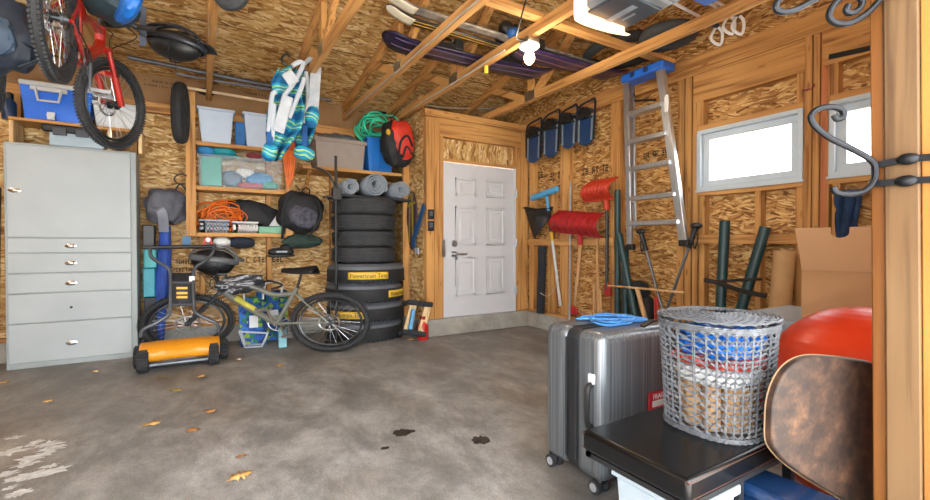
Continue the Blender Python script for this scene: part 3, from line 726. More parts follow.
# items on shelf 1
wbin = mat('white_bin_plastic', '#b3c3d6', .4, var=.04)
x0, x1, z0, z1 = pxr(198, 108, 234, 139, YS+.03)
tub('storage_bin', 'white plastic bin at the left end of the top wall shelf, under the white pole', 'bin', x0, x1, YS+.04, YB-.13, SHZ[0], z1, .035, wbin, 'white bins on the top shelf')
x0, x1, z0, z1 = pxr(244, 113, 270, 144, YS+.03)
tub('storage_bin', 'white plastic bin on the top wall shelf, half behind the hanging beach chairs', 'bin', x0, x1+.08, YS+.04, YB-.13, SHZ[0], z1, .035, wbin, 'white bins on the top shelf')
x0, x1, z0, z1 = pxr(235, 121, 244, 141, YS+.12)
q = MB(); q.bb((x0+.004, YS+.16, SHZ[0]), (x1+.015, YB-.13, z1)); tag(q.build('box', mat('mid_blue_box', '#1d6db0', .5), bevel=.01), 'blue box squeezed between the two white bins on the top wall shelf', 'box')
# shelf 2 : clear tote with cloths
clr, n, bs = nt('clear_tote_plastic'); L = n.links
tr = n.nodes.new('ShaderNodeBsdfTransparent'); mx = n.nodes.new('ShaderNodeMixShader'); mx.inputs[0].default_value = .09
bs.inputs['Base Color'].default_value = (.75, .83, .88, 1); bs.inputs['Roughness'].default_value = .2
L.new(tr.outputs[0], mx.inputs[1]); L.new(bs.outputs[0], mx.inputs[2]); L.new(mx.outputs[0], n.nodes['Material Output'].inputs['Surface'])
x0, x1, z0, z1 = pxr(197, 157, 283, 187, YS+.02); z0 = SHZ[1]
T = tub('storage_tote', 'long clear plastic tote of colourful beach things on the middle wall shelf', 'tote', x0, x1, YS+.02, YB-.13, z0, z1, .02, clr)
teal = mat('teal_cloth', '#159a8c', .7, var=.15); cy = mat('cyan_cloth', '#1f86bd', .7, var=.25); pink = mat('pink_cloth', '#a8485e', .8, var=.25); slate = mat('slate_blue_cloth', '#5a7896', .8, var=.3); wcl = mat('white_cloth', '#cfd2d2', .8, var=.1); tealp = mat('teal_plastic', '#1f8f9c', .35)
q = MB(); q.bb((x0+.04, YS+.05, z0+.015), (x0+(x1-x0)*.27, YS+.24, z1-.02)); tag(q.build('box', teal, bevel=.01), 'flat teal box standing at the left end inside the clear tote', 'box')
for (u, w, h, zz, m, lb, s) in ((.40, .14, .09, .12, slate, 'slate blue bundled towel in the clear tote, right of the teal box', 1), (.55, .12, .06, .2, wcl, 'white folded cloth near the top of the clear tote', 2), (.72, .2, .09, .13, cy, 'bright blue bundled cloth at the right side of the clear tote', 3), (.84, .14, .05, .07, teal, 'turquoise cloth low at the right end of the clear tote', 4), (.62, .22, .04, .055, pink, 'pink cloth lying along the bottom of the clear tote', 5)):
    q = MB(); q.ell((x0+(x1-x0)*u, YS+.15, z0+zz), (w/1.3, .08, h), p=2.4, rough=.25, seed=s); tag(q.build('cloth', m), lb, 'cloth')
t = thing('bucket_hat', 'teal rounded beach pail lying on the clear tote', 'pail')
t.name = 'beach_pail'
c = at(224, 152, Y=YS+.15); q = MB(); q.ell((c.x, YS+.16, z1+.055), (.13, .13, .062), p=2.3); q.build('pail_body', tealp, t); q = MB(); q.tube([(c.x+.145*math.cos(i*.2618), YS+.16+.14*math.sin(i*.2618), z1+.02) for i in range(24)], .012, 6, closed=True); q.build('rim', tealp, t)
c = at(205, 152, Y=YS+.1); q = MB(); q.ell((c.x+.01, YS+.12, z1+.05), (.095, .1, .055), p=2.2, rough=.1); tag(q.build('sun_hat', mat('blue_cap_cloth', '#2f7fb8', .8)), 'blue cap on the left end of the clear tote', 'cap')
c = at(252, 154, Y=YS+.15); q = MB(); q.ell((c.x, YS+.2, z1+.05), (.2, .12, .06), rough=.25, seed=8); tag(q.build('folded_blanket', mat('tan_cloth', '#8f7a60', .9, var=.2)), 'tan folded blanket on the right of the clear tote', 'blanket')
c = at(252, 155, Y=YS+.1); q = MB(); q.ell((c.x+.02, YS+.06, z1+.035), (.09, .04, .035), rough=.2, seed=9); tag(q.build('cloth', mat('maroon_cloth', '#7b3038', .9)), 'maroon cloth in front of the tan blanket', 'cloth')
# shelf 3
orange = mat('orange_cord', '#d8691c', .5)
def coil(c, rx, ry, rz, turns, r, seed, m, name, wob=.25):
    rnd = random.Random(seed); pts = []
    for k in range(turns):
        ox, oz = rnd.uniform(-wob, wob)*rx, rnd.uniform(-wob, wob)*rz; f = rnd.uniform(.6, 1); ph = rnd.uniform(-.4, .4)
        for i in range(10):
            a = 2*math.pi*i/10
            pts.append(V((c[0]+ox+rx*f*math.cos(a), c[1]+ry*math.sin(a+ph+k), c[2]+oz+rz*f*math.sin(a+ph))))
    q = MB(); q.tube(spline(pts, 3), r, 6); return q
x0, x1, z0, z1 = pxr(200, 195, 240, 224, YS+.1)
q = coil(((x0+x1)/2, YS+.13, SHZ[2]+.2), (x1-x0)/2.0, .09, .13, 20, .007, 3, orange, 'c', .55); tag(q.build('extension_cord', orange), 'tangled orange extension cord on the bottom wall shelf behind the grey basket', 'cord')
def basket(label, px0, px1, py0, py1, m, Yf, group):
    x0, x1, z0, z1 = pxr(px0, py0, px1, py1, Yf); z0 = SHZ[2]
    t = thing('slotted_basket', label, 'basket', group)
    q = MB(); y0, y1 = Yf, Yf+.2; q.bb((x0, y0, z0), (x1, y1, z0+.012))
    for (a, b) in ((z0+.012, z0+.035), (z1-.035, z1)):
        q.bb((x0, y0, a), (x1, y0+.012, b)); q.bb((x0, y1-.012, a), (x1, y1, b)); q.bb((x0, y0, a), (x0+.012, y1, b)); q.bb((x1-.012, y0, a), (x1, y1, b))
    n = 9
    for k in range(n):
        x = x0+(x1-x0-.02)*k/(n-1); wdt = .05 if k in (0, n-1) else .018
        q.bb((x, y0, z0), (x+wdt if k == 0 else x+.02, y0+.012, z1)); q.bb((x, y1-.012, z0), (x+.02, y1, z1))
    q.bb((x0, y0, (z0+z1)/2-.01), (x1, y0+.01, (z0+z1)/2+.012)) if 'grey' in label else None
    q.build('basket_body', m, t); q = MB(); q.bb((x0-.006, y0-.008, z1-.012), (x1+.006, y0, z1+.004)); q.build('rim', m, t)
basket('grey slotted plastic basket at the left end of the bottom wall shelf', 200, 229, 220, 233, mat('grey_plastic', '#8f98a3', .5), YS+.0, 'small slotted baskets')
basket('white slotted plastic basket in the middle of the bottom wall shelf', 233, 258, 222, 233, mat('white_basket', '#c9c9c6', .5), YS+.0, 'small slotted baskets')
bk2 = mat('black_nylon', '#16171b', .7, var=.4, scale=14, bump=.25)
x0, x1, z0, z1 = pxr(224, 194, 281, 224, YS+.2)
t = thing('duffel_bag', 'black duffel bag lying along the bottom wall shelf behind the white basket', 'bag')
q = MB(); q.ell(((x0+x1)/2, YS+.2, SHZ[2]+.24), ((x1-x0)/2, .075, .15), p=2.6, rough=.2, rs=2.5, seed=3, rot=(0, R(12), 0)); q.build('bag_body', bk2, t)
q = MB(); q.tube(spline([(x0+.15, YS+.14, SHZ[2]+.28), ((x0+x1)/2, YS+.12, SHZ[2]+.38), (x1-.15, YS+.14, SHZ[2]+.2)], 6), .012, 6); q.build('carry_handle', blackf, t)
q = MB(); x0, x1, z0, z1 = pxr(259, 223, 285, 232, YS-.02); q.bb((x0, YS+.01, SHZ[2]), (x1-.02, YS+.13, SHZ[2]+.085)); tag(q.build('case', mat('sage_green_plastic', '#6fa78a', .5), bevel=.012), 'flat sage green case at the right end of the bottom wall shelf', 'case')
c = at(277, 214, Y=YS+.05); q = MB(); q.add([(c.x-.09, YS+.07, SHZ[2]+.09), (c.x+.08, YS+.07, SHZ[2]+.09), (c.x+.08, YS+.1, SHZ[2]+.3), (c.x+.02, YS+.1, SHZ[2]+.26)], [(0, 1, 2, 3)]); tag(q.build('paper_sheet', wcl, solid=.004), 'pale sheet leaning above the sage green case', 'sheet')
c = at(200, 196, Y=YS+.05); q = MB(); q.lathe([(.045, 0), (.05, .02), (.05, .07), (.04, .085)], Matrix.Translation((c.x+.02, YS+.30, SHZ[2]+.3)), 18)
for i, (px, m, lb) in enumerate(((208, mat('red_clamp', '#b8321f', .5), 'red spring clamp hanging under the bottom wall shelf by the upright'),)):
    t = thing('spring_clamp', lb, 'clamp'); c = at(208, 243, Y=YS+.05); q = MB()
    q.bar((c.x-.06, YS+.05, SHZ[2]-.2), (c.x-.01, YS+.05, SHZ[2]-.047), .014, .03); q.bar((c.x+.06, YS+.05, SHZ[2]-.2), (c.x+.01, YS+.05, SHZ[2]-.047), .014, .03); q.build('jaw', m, t); q = MB(); q.cyl((c.x, YS+.03, SHZ[2]-.08), (c.x, YS+.07, SHZ[2]-.08), .02); q.build('pivot', steel, t)
for (px, w, m, lb) in ((222, .09, wcl, 'white sun cap hanging under the bottom wall shelf below the gap between baskets'), (242, .13, mat('dark_navy_cloth', '#222a38', .9), 'dark navy cap hanging under the bottom wall shelf below the white basket')):
    c = at(px, 238, Y=YS+.1); t = thing('sun_hat', lb, 'cap'); q = MB(); q.ell((c.x, YS+.12, SHZ[2]-.115), (w*1.1, .1, .07), p=2.2, rough=.1); q.build('crown', m, t); q = MB(); q.ell((c.x+.02, YS+.03, SHZ[2]-.14), (w*.7, .08, .015)); q.build('brim', m, t)
q = MB(); c = at(186.5, 241, Y=YS-.03); q.bb((c.x-.04, YS-.03, c.z-.06), (c.x+.04, YS-.02, c.z+.05)); q.tube([(c.x, YS-.025, c.z+.05), (c.x, YS-.022, c.z+.12)], .004, 4); tag(q.build('hang_tag', mat('blue_tag', '#245d86', .5)), 'small blue tag hanging from the foot of the left shelf upright', 'tag')
# --- grey bag on a hook, left of the shelf
t = thing('drawstring_bag', 'grey nylon bag hanging from a hook left of the wall shelf', 'bag')
YH = 5.86; x0, x1, z0, z1 = pxr(145, 188, 186, 224, YH); gry = mat('grey_nylon', '#4d4f58', .65, var=.25, scale=6, bump=.2, stretch=(3, 3, 1))
q = MB(); q.ell(((x0+x1)/2, YH+.05, (z0+z1)/2), ((x1-x0)/2, .13, (z1-z0)/2), p=2.6, rough=.22, rs=2.4, seed=12, nu=36, nv=22); q.build('bag_body', gry, t)
q = MB(); q.ribbon(spline([at(153, 208, Y=YH-.09), at(162, 212, Y=YH-.13), at(164, 232, Y=YH-.03)], 5), .09, .008, (1, 0, 0)); q.build('strap', mat('light_grey_nylon', '#777a86', .6), t)
q = MB(); q.tube(spline([at(174, 192, Y=YH+.02), at(180, 184, Y=YH), at(186, 190, Y=YH+.02)], 5), .008, 6); q.build('drawstring', black, t)
q = MB(); q.tube(spline([at(187, 176, Y=YS-.025), at(180, 174, Y=YS-.04), at(174.5, 178, Y=YS-.04), at(177, 183, Y=YS-.04), at(185, 184, Y=YS-.03)], 5), .008, 6); tag(q.build('coat_hook', black), 'black wire hook on the shelf upright above the grey bag', 'hook')
# --- folded camp chair / umbrella and teal boxes beside the cabinet
t = thing('folded_umbrella', 'blue folded beach umbrella standing behind the mower handle', 'umbrella')
pb_, pt_ = at(161, 312, Y=5.9), at(166, 226, Y=5.9); dv = pt_-pb_
q = MB(); q.tube([V((pb_.x, 5.9, 0)), pb_, pb_+dv*.3, pb_+dv*.7, pt_], [.02, .05, .075, .065, .045], 10); q.build('canopy', mat('royal_blue_cloth', '#24479c', .7, var=.35, stretch=(8, 8, 1)), t)
q = MB(); q.tube([pt_-V((0, 0, .02)), pt_+dv*.05], .02, 8); q.build('handle', black, t)
x0, x1, z0, z1 = pxr(143, 225, 157, 345, 5.9)
for i, (ya, yb_, m, lb) in enumerate(((225, 247, black, 'black box at the top of the stack beside the cabinet'), (247, 268, mat('aqua_box', '#3fa3a8', .5), 'aqua box in the middle of the stack beside the grey cabinet'), (268, 297, mat('teal_box', '#2a8fa0', .5), 'teal box in the stack beside the grey cabinet, below the aqua box'), (297, 349, mat('charcoal_box', '#2b2c33', .6), 'charcoal box at the foot of the stack beside the grey cabinet'))):
    za, zb_ = at(150, ya, Y=5.9).z, max(0, at(150, yb_, Y=5.9).z); zb_ = 0 if i == 3 else zb_
    q = MB(); q.bb((x0+.01*(i % 2), 5.86, zb_+.001), (x1-.012*((i+1) % 2), 6.03, za)); tag(q.build('box', m, bevel=.012), lb, 'box', 'boxes stacked beside the cabinet')
# --- poles on the truss chords by the eaves
t = tag(MB().tube([at(183, 88, Y=5.79)+V((0, 0, .01)), at(272, 102, Y=5.79)], .016, 8).build('pole', mat('cream_painted_wood', '#cbb592', .5)), 'long cream pole along the top of the wall shelf', 'pole')
for (a, b, r, m, lb) in (((128, 57), (300, 92), .024, mat('dark_pole', '#3b3c46', .4), 'dark thin pole under the eaves behind the beach chairs'), ((176, 74), (332, 100), .015, mat('pale_pole', '#55565f', .5), 'thin grey pole under the eaves above the white bins')):
    p, q_ = at(*a, Y=5.55), at(*b, Y=5.55)
    q = MB(); q.tube([p, q_], r, 8); tag(q.build('pole', m), lb, 'pole')
# --- spare narrow tyre hanging on the shelf upright
t = thing('slick_tyre', 'bare black bicycle tyre hanging edge-on at the upper left of the wall shelf', 'tyre')
c = at(180.5, 113, Y=5.62); top, bot = at(181, 82, Y=5.62), at(180, 144, Y=5.62); hh = (top.z-bot.z)/2
M = frame(c, (.25, .97, 0), y=(0, 0, 1))
q = MB(); q.tube([M @ V((.10*math.cos(2*math.pi*i/40), (hh-.06)*math.sin(2*math.pi*i/40), 0)) for i in range(40)], .062, 10, closed=True); q.build('tyre_tread', rubber, t); q = MB(); q.tube([top-V((0, 0, .05)), top+V((.05, .1, .03))], .008, 6); q.build('nail', steel, t)
# --- helmet hung high on the rafter
t = thing('bike_helmet', 'black vented bike helmet hanging high beside the red bike handlebar', 'helmet')
c = at(175, 46, D=3.6); helmet(t, c, (RT-V((0, 0, .22))), V((.15, 0, 1)), .48, .30, .17, mat('matte_black_shell', '#262b33', .3, var=.3))
q = MB(); q.tube([c-V((0, 0, .04)), at(176, 72, D=3.6)], .004, 4); q.build('hanging_strap', blackf, t)
q = MB(); q.tube([c+V((0, 0, .1)), V((c.x, c.y, 2.9))], .003, 4); q.build('cord', blackf, t)
t = thing('small_tyre', 'small knobby tyre hanging under the truss at the top edge, above the helmet', 'tyre')
c = at(231, -14, D=2.6); M = frame(c, RT, y=(0, 0, 1)); t.name = 'small_tyre'
q = MB(); q.tube([M @ V((.085*math.cos(2*math.pi*i/32), .11*math.sin(2*math.pi*i/32), 0)) for i in range(32)], .036, 10, closed=True); q.build('tyre_tread', rubber, t)
q = MB(); q.lathe([(.05, -.012), (.06, -.012), (.06, .012), (.05, .012)], M, 20); q.build('rim', steel, t); q = MB(); q.tube([c+V((0, 0, .1)), V((.1, c.y, ZP+.02))], .006, 5); q.build('cord', blackf, t)
# --- grey helmet and black pack on the wall
t = thing('bike_helmet', 'grey bike helmet hanging below the baskets behind the mower handle', 'helmet')
c = at(214, 262, Y=5.86); helmet(t, c, (1, -.1, -.15), (0, 0, 1), .50, .26, .23, mat('grey_shell', '#5a5d60', .4))
t = thing('backpack', 'black backpack hanging below the orange rope, left of the tyre stack', 'backpack')
x0, x1, z0, z1 = pxr(279, 190, 322, 242, 5.72); c = V(((x0+x1)/2, 5.74, (z0+z1)/2+.05))
M = Matrix.Translation(c) @ Matrix.Rotation(R(14), 4, 'Y'); mesh_p = mat('grey_mesh_fabric', '#45444f', .8, var=.6, scale=26)
backpack(t, c, .52, .5, .24, bk2, mesh_p, M, .14, 5)
q = MB(); q.ell(c+V((.02, 0, -.36)), (.24, .09, .09), rough=.2, seed=6); q.build('hip_belt', mat('dark_green_nylon', '#22352f', .8, var=.3), t)
q = MB(); q.ribbon([c+V((-.12, -.02, -.3)), c+V((-.16, .0, -.5))], .03, .008, (1, 0, 0)); q.build('strap', blackf, t)
q = MB(); q.tube([c+V((0, .03, .26)), c+V((.0, .3, .36))], .006, 5); q.build('hanger_loop', blackf, t)
t = thing('shoe', 'black sport shoe hanging below the backpack, left of the wall stud', 'shoe')
c = at(281, 252, Y=5.75); q = MB(); q.ell(c, (.15, .07, .05), p=2.5, nu=24); q.ell(c+V((.06, 0, .04)), (.075, .06, .055), p=2.4); q.build('upper', bk2, t); q = MB(); q.ell(c-V((.0, 0, .045)), (.16, .075, .018), p=3); q.build('sole', black, t); q = MB(); q.box(c+V((.0, -.068, .005)), (.12, .008, .02)); q.build('side_stripe',  mat('light_grey_trim', '#9aa3ab', .5), t)
# --- orange rope hanks
t = thing('rope_hank', 'orange rope hank hanging on the right shelf upright', 'rope')
for i in range(6):
    a = at(286+i*1.3, 135+i, Y=YS-.05); b_ = at(288+i*.9, 188-i*2, Y=YS-.05)
    q = MB() if i == 0 else q
    q.tube(spline([a, (a+b_)/2+V((.01*(i-3), -.02*(i % 2), 0)), b_], 5), .013, 6)
q.build('rope_strands', orange, t)
q = MB(); a = at(290, 150, Y=YS-.06)
for k in range(5): q.tube([V((a.x+.06*math.cos(j*.6283), YS-.055+.035*math.sin(j*.6283), a.z+k*.026)) for j in range(10)], .012, 6, closed=True)
q.build('rope_wrap', mat('rust_rope', '#b04a1c', .6), t)
# --- hanging folded beach chairs
bst, n, bs = nt('beach_stripe_cloth'); L = n.links; tc = n.nodes.new('ShaderNodeTexCoord'); wv = n.nodes.new('ShaderNodeTexWave'); wv.bands_direction = 'Z'; wv.inputs['Scale'].default_value = 2.0; wv.inputs['Distortion'].default_value = 5; wv.inputs['Detail'].default_value = 2; wv.inputs['Detail Scale'].default_value = 1.5
L.new(tc.outputs['Object'], wv.inputs['Vector']); rp = ramp(n, [(0, '#0d5f92'), (.25, '#1583a8'), (.45, '#22a9b4'), (.62, '#1a6fae'), (.75, '#8ccbd0'), (.84, '#9fc95a'), (.95, '#1f8fb0')]); rp.color_ramp.interpolation = 'CONSTANT'
L.new(wv.outputs['Fac'], rp.inputs['Fac']); L.new(rp.outputs['Color'], bs.inputs['Base Color']); bs.inputs['Roughness'].default_value = .8
wtube = mat('white_enamel', '#aeb8c2', .3, var=.03); garm = mat('pale_grey_armrest', '#aab2ba', .5)
def beachchair(label, Yc, outline, tubes, arms, pillow, hook):
    t = thing('folding_beach_chair', label, 'chair', 'folded beach chairs hanging from the truss')
    q = MB()
    def sheet(u, v):
        # seat cloth sagging in folds between its left and right edges
        i = v*(len(outline)-1); k = min(int(i), len(outline)-2); f = i-k
        a = outline[k]; b = outline[k+1]
        yy = a[0]+(b[0]-a[0])*f; xl = a[1]+(b[1]-a[1])*f; xr = a[2]+(b[2]-a[2])*f
        p = at(xl+(xr-xl)*u, yy, Y=Yc); p.y += .06*math.sin(u*9+v*3)+.03*math.sin(u*17+v*11)
        return p
    q.surf(sheet, 26, 26); q.build('seat_cloth', bst, t, solid=.012)
    for a in tubes:
        q = MB(); pts = [at(x, y, Y=Yc-.13) for k, (x, y) in enumerate(a)]; q.tube(spline(pts, 5), .021, 10); q.build('frame_tube', wtube, t)
    for (a, b, w) in arms:
        q = MB(); q.bar(at(*a, Y=Yc-.15), at(*b, Y=Yc-.15), w, .025, up=(0, -1, 0)); q.build('armrest', garm, t, bevel=.01)
    for (x, y, rx, rz, s) in pillow:
        q = MB(); c = at(x, y, Y=Yc-.13); rx *= .84; rz *= .84; q.ell(c, (rx, .07, rz), p=2.5, rough=.12, seed=s, rot=(0, R(12), 0)); q.build('pillow', bst, t)
        q = MB(); q.ribbon([c+V((0, -.02, rz*.8)), c+V((.01, 0, rz+.22))], .05, .012, (1, 0, 0)); q.build('pillow_strap', mat('blue_webbing', '#1b4f8c', .8), t)
    q = MB(); q.tube(spline([at(x, y, Y=Yc-.03) for x, y in hook], 5), .011, 8); q.build('hook', black, t)
beachchair('folded beach chair with white tubes hanging left, its long grey armrest slanting down', 4.45,
  [(68, 279, 296), (80, 272, 300), (95, 275, 301), (110, 268, 303), (130, 267, 300), (145, 268, 290), (160, 272, 280)],
  [[(268, 132), (270, 118), (272, 96), (276, 92)], [(284, 96), (293, 84), (300, 72), (303, 64), (299, 62), (292, 66)], [(272, 140), (274, 104)], [(289, 118), (302, 86), (304, 78)]],
  [((278, 132), (288, 96), .10), ((286, 72), (295, 84), .11)], [(269.5, 152, .075, .1, 2)], [(289, 66), (283, 63), (282, 58), (286, 54), (290, 57)])
beachchair('folded beach chair with white tubes hanging right, its striped pillow turned forward', 4.75,
  [(70, 300, 318), (85, 299, 318), (105, 298, 317), (120, 296, 316), (138, 294, 312), (150, 298, 306)],
  [[(302, 66), (312, 58), (314, 64), (312, 90), (310, 104)], [(306, 72), (308, 96), (306, 118)], [(312, 62), (313, 84)]],
  [((313, 110), (316, 66), .11), ((306, 124), (311, 100), .08)], [(311.5, 117, .085, .14, 5), (304, 153, .12, .08, 7)], [(308, 64), (310, 60), (313, 56)])
# ================================================================== BIKES, MOWER, TYRES
redp = mat('red_bike_paint', '#9e1a10', .3, var=.15, coat=.4); greyp = mat('grey_green_bike_paint', '#7f837c', .35, .4, var=.12)
# wall bike: contact points on the floor
ra, fa = at(330, 352, Z=0), at(191, 350.5, Z=0); dv = fa-ra; sx = dv.length/1.12
t = thing('mountain_bike', 'grey mountain bike with knobby tyres leaning on the tyre stack, behind the yellow mower', 'bicycle')
ln = V((dv.y, -dv.x, 0)).normalized(); ln = ln if ln.y > 0 else -ln
bike(t, ra, dv, V((0, 0, 1))+ln*.05, sx, greyp, steer=30, accent=mat('yellow_green_decal', '#b9b64a', .4), crank=250, r=.325, tw=.062)
# bag slung over its handlebar
c = at(240, 284, D=4.95)
t = thing('handlebar_bag', 'dark grey and white striped cloth bundle slung over the grey bike handlebar', 'bag')
strp, n, bs = nt('black_white_streak_cloth'); L = n.links; tc = n.nodes.new('ShaderNodeTexCoord'); mp = n.nodes.new('ShaderNodeMapping'); mp.inputs['Scale'].default_value = (4, 4, 16); mp.inputs['Rotation'].default_value = (0, .25, 0); L.new(tc.outputs['Object'], mp.inputs['Vector'])
nz = n.nodes.new('ShaderNodeTexNoise'); nz.inputs['Scale'].default_value = 1.6; nz.inputs['Detail'].default_value = 3; L.new(mp.outputs['Vector'], nz.inputs['Vector']); rp = ramp(n, [(.3, '#16171b'), (.5, '#3a3d44'), (.58, '#b9bcc2'), (.64, '#2a2c32')]); L.new(nz.outputs['Fac'], rp.inputs['Fac']); L.new(rp.outputs['Color'], bs.inputs['Base Color']); bs.inputs['Roughness'].default_value = .6
q = MB(); q.ell(c, (.24, .13, .10), p=2.4, rough=.3, rs=2.5, seed=21, rot=(0, R(-8), R(-25)), nu=36, nv=20); q.build('bag_body', strp, t)
q = MB(); q.tube(spline([c+V((.15, -.1, -.02)), c+V((.28, -.12, .03)), c+V((.42, -.15, -.02)), c+V((.3, -.18, -.06))], 5), .012, 6); q.build('drawcord', black, t)
# red bike hung under the roof
t = thing('mountain_bike', 'red mountain bike hanging under the roof above the grey cabinet', 'bicycle')
ro = at(54, 14, D=2.32); fo = at(106, 106, D=3.45); fdir = V((fo.x-ro.x, fo.y-ro.y, fo.z-ro.z)); print('red', ro, fo)
upd = V((0.05, 0, 1)); r_ = .33
bike(t, ro-upd.normalized()*r_, V((fdir.x, fdir.y, fdir.z-.02)), upd, 1.05, redp, steer=-26, r=r_, tw=.056, crank=285)
for k, (f, m) in enumerate(((.9, 0), (0.02, 0))):
    pass
q = MB(); a = ro+V((.02, .35, .2)); 
c = at(108, 2, D=2.75)
q.ell(c, (.16, .16, .09), p=2.6, rough=.15, seed=4, rot=(0, R(18), R(20)), nu=32, nv=18)
sb = thing('saddle_cover', 'dark teal padded bag with a blue end strapped above the red bike crank', 'bag'); q.build('bag_body', mat('dark_teal_nylon', '#22343c', .6, var=.25), sb)
q = MB(); cc = at(129, 6, D=2.72); q.ell(cc, (.05, .16, .10), p=2.6, rough=.12, seed=5, rot=(0, R(18), R(20))); q.build('blue_end', mat('bright_blue_nylon', '#1461b4', .5), sb); sb.name = 'padded_bag'
hk = thing('bike_hook', 'grey strap hanging from the truss beside the red bike handlebar', 'strap'); p = at(143, 46, D=3.3)
q = MB(); q.ribbon([p, V((p.x, p.y, ZP+.06))], .05, .006, RT); q.build('webbing', mat('grey_webbing', '#4d5666', .8), hk); hk.name = 'hanging_strap'
# slings that carry the red bike
sl = thing('rope_sling', 'thin grey rope sling holding up the red bike', 'rope')
q = MB(); q.tube([ro+V((0, 0, .2)), V((ro.x+.0, ro.y, 3.2))], .006, 5); q.build('rope_line', mat('grey_rope', '#777777', .8), sl)
# far-left bag, wheel edge
t = thing('backpack', 'dark blue backpack hanging at the upper left edge of the picture', 'backpack')
c = at(4, 36, D=3.15); M = frame(c, RT, z=V((0, 0, 1))) @ Matrix.Rotation(R(-16), 4, 'Y')
backpack(t, c, .42, .52, .22, mat('dark_blue_nylon', '#1c2a3c', .6, var=.4, scale=5), mat('slate_nylon', '#3d536b', .55, var=.3), M, .14, 9, straps=False)
q = MB(); q.ribbon([M @ V((.18, -.06, -.14)), M @ V((.34, -.05, -.26)), M @ V((.12, -.08, -.3))], .05, .01, (0, 1, 0)); q.build('strap', mat('dark_blue_nylon', '#1c2a3c'), t)
q = MB(); q.tube([M @ V((0, 0, .3)), V((c.x, c.y, ZP+.05))], .006, 5); q.build('hanging_cord', blackf, t)
t = thing('bicycle_wheel', 'bicycle wheel edge showing at the left border below the dark blue backpack', 'wheel')
c = at(-4, 82, D=3.6); wheel(t, c, V((.92, .38, 0)), V((0, 0, 1)), .3, .24, .05, disc=False); q = MB(); q.tube([c+V((0, 0, .22)), V((c.x, c.y, ZP+.05))], .006, 5); q.build('hanging_cord', blackf, t)
# --- reel mower
yel = mat('yellow_orange_plastic', '#d98f16', .5, var=.05, coat=.2); gm = mat('gunmetal', '#5a5f66', .4, .6)
t = thing('reel_mower', 'yellow push reel mower with grey tube handle standing in front of the grey bike', 'mower')
wl_, wr_ = at(146, 372, Z=0), at(214, 364, Z=0); yw = (wl_.y+wr_.y)/2; wl_.y = wr_.y = yw
xa, xb = wl_.x-.02, wr_.x+.02; L_ = xb-xa
def mw(x, y, r, w):
    r *= .9
    q = MB(); M = Matrix.Translation((x, y, r)) @ Matrix.Rotation(R(90), 4, 'Y')
    q.lathe([(r*.45, -w/2), (r*.92, -w/2), (r, -w*.3), (r, w*.3), (r*.92, w/2), (r*.45, w/2)], M, 28)
    for i in range(24):
        a = 2*math.pi*i/24; q.box(M @ V((r*math.cos(a), r*math.sin(a), 0)), (w*.8, .014, .014), Matrix.Rotation(-a, 3, 'X'))
    o = q.build('wheel', rubber, t); q = MB(); q.lathe([(r*.45, -w*.3), (.02, -w*.56), (.02, w*.56), (r*.45, w*.3)], M, 20); q.build('hub_cap', darksteel, o)
mw(xa, yw, .115, .09); mw(xb-.02, yw, .115, .085); mw(xb+.07, yw+.2, .11, .08); mw(xa-.06, yw+.22, .11, .06)
q = MB()
def cover(u, v):
    a = R(-35+150*v); x = xa-.03+(L_+.06)*u; rr = .15*(1-.12*abs(2*u-1)**4); dip = .02*math.exp(-((u-.5)/.22)**2)*(1 if v < .35 else 0)
    return V((x, yw+.12-.17*math.cos(a)+dip, .15+rr*.66*math.sin(a)))
q.surf(cover, 24, 14); q.build('cover', yel, t, solid=.012)
q = MB(); q.bb((xa+.06, yw-.02, .055), (xb-.06, yw+.10, .10)); q.tube([(xa+.05, yw-.05, .07), (xb-.07, yw-.05, .07)], .022, 10); q.build('cutter_bar', gm, t, bevel=.004)
q = MB()
for k in range(5):
    a0 = k*1.2566; pts = [V((xa+.06+(L_-.14)*i/12, yw+.15+.06*math.cos(a0+i*.12), .115+.06*math.sin(a0+i*.12))) for i in range(13)]
    q.tube(pts, .008, 5)
q.build('reel_blades', steel, t)
ang = .52   # handle lean: metres back per metre up
def hp(px, py):
    # point on the leaning handle plane
    d = ray(px, py); n_ = V((0, 1, -ang)); o = V((0, yw+.16, .2)); k = (o-CAM).dot(n_)/d.dot(n_); return CAM+d*k
for pts in ([(141, 338), (143, 330), (158, 322), (169, 314), (170.5, 305), (170.5, 275), (168, 268), (158, 262), (151, 256), (150, 248)], [(219, 333), (217, 324), (205, 318), (195, 312), (194, 304), (193.5, 275), (196, 267), (205, 261), (212, 254), (214, 247)]):
    q = MB(); q.tube(spline([hp(*p) for p in pts], 4), .017, 10); q.build('handle_tube', gm, t)
q = MB(); q.tube([hp(143, 247.5), hp(216, 246.5)], .02, 10); q.build('grip_bar', black, t)
for yy in (283, 305): q = MB(); q.tube([hp(170.5, yy), hp(194, yy-.5)], .014, 8); q.build('cross_tube', gm, t)
q = MB(); a, b_, c, d = hp(172, 303), hp(192, 303), hp(192, 273), hp(172, 273); q.add([a, b_, c, d], [(0, 1, 2, 3)]); P_ = q.build('name_plate', mat('dark_plate', '#33353a', .5), t, solid=.012)
q = MB()
for yy in (288, 293, 297): q.bar(hp(176.5, yy)-V((0, .012, 0)), hp(187.5, yy)-V((0, .012, 0)), .004, .022, up=(0, 0, 1))
q.build('yellow_lettering', mat('yellow_print', '#d7a928', .5), P_)
q = MB(); q.box(hp(192, 279)-V((0, .02, 0)), (.05, .006, .06)); q.build('white_sticker', white, t)
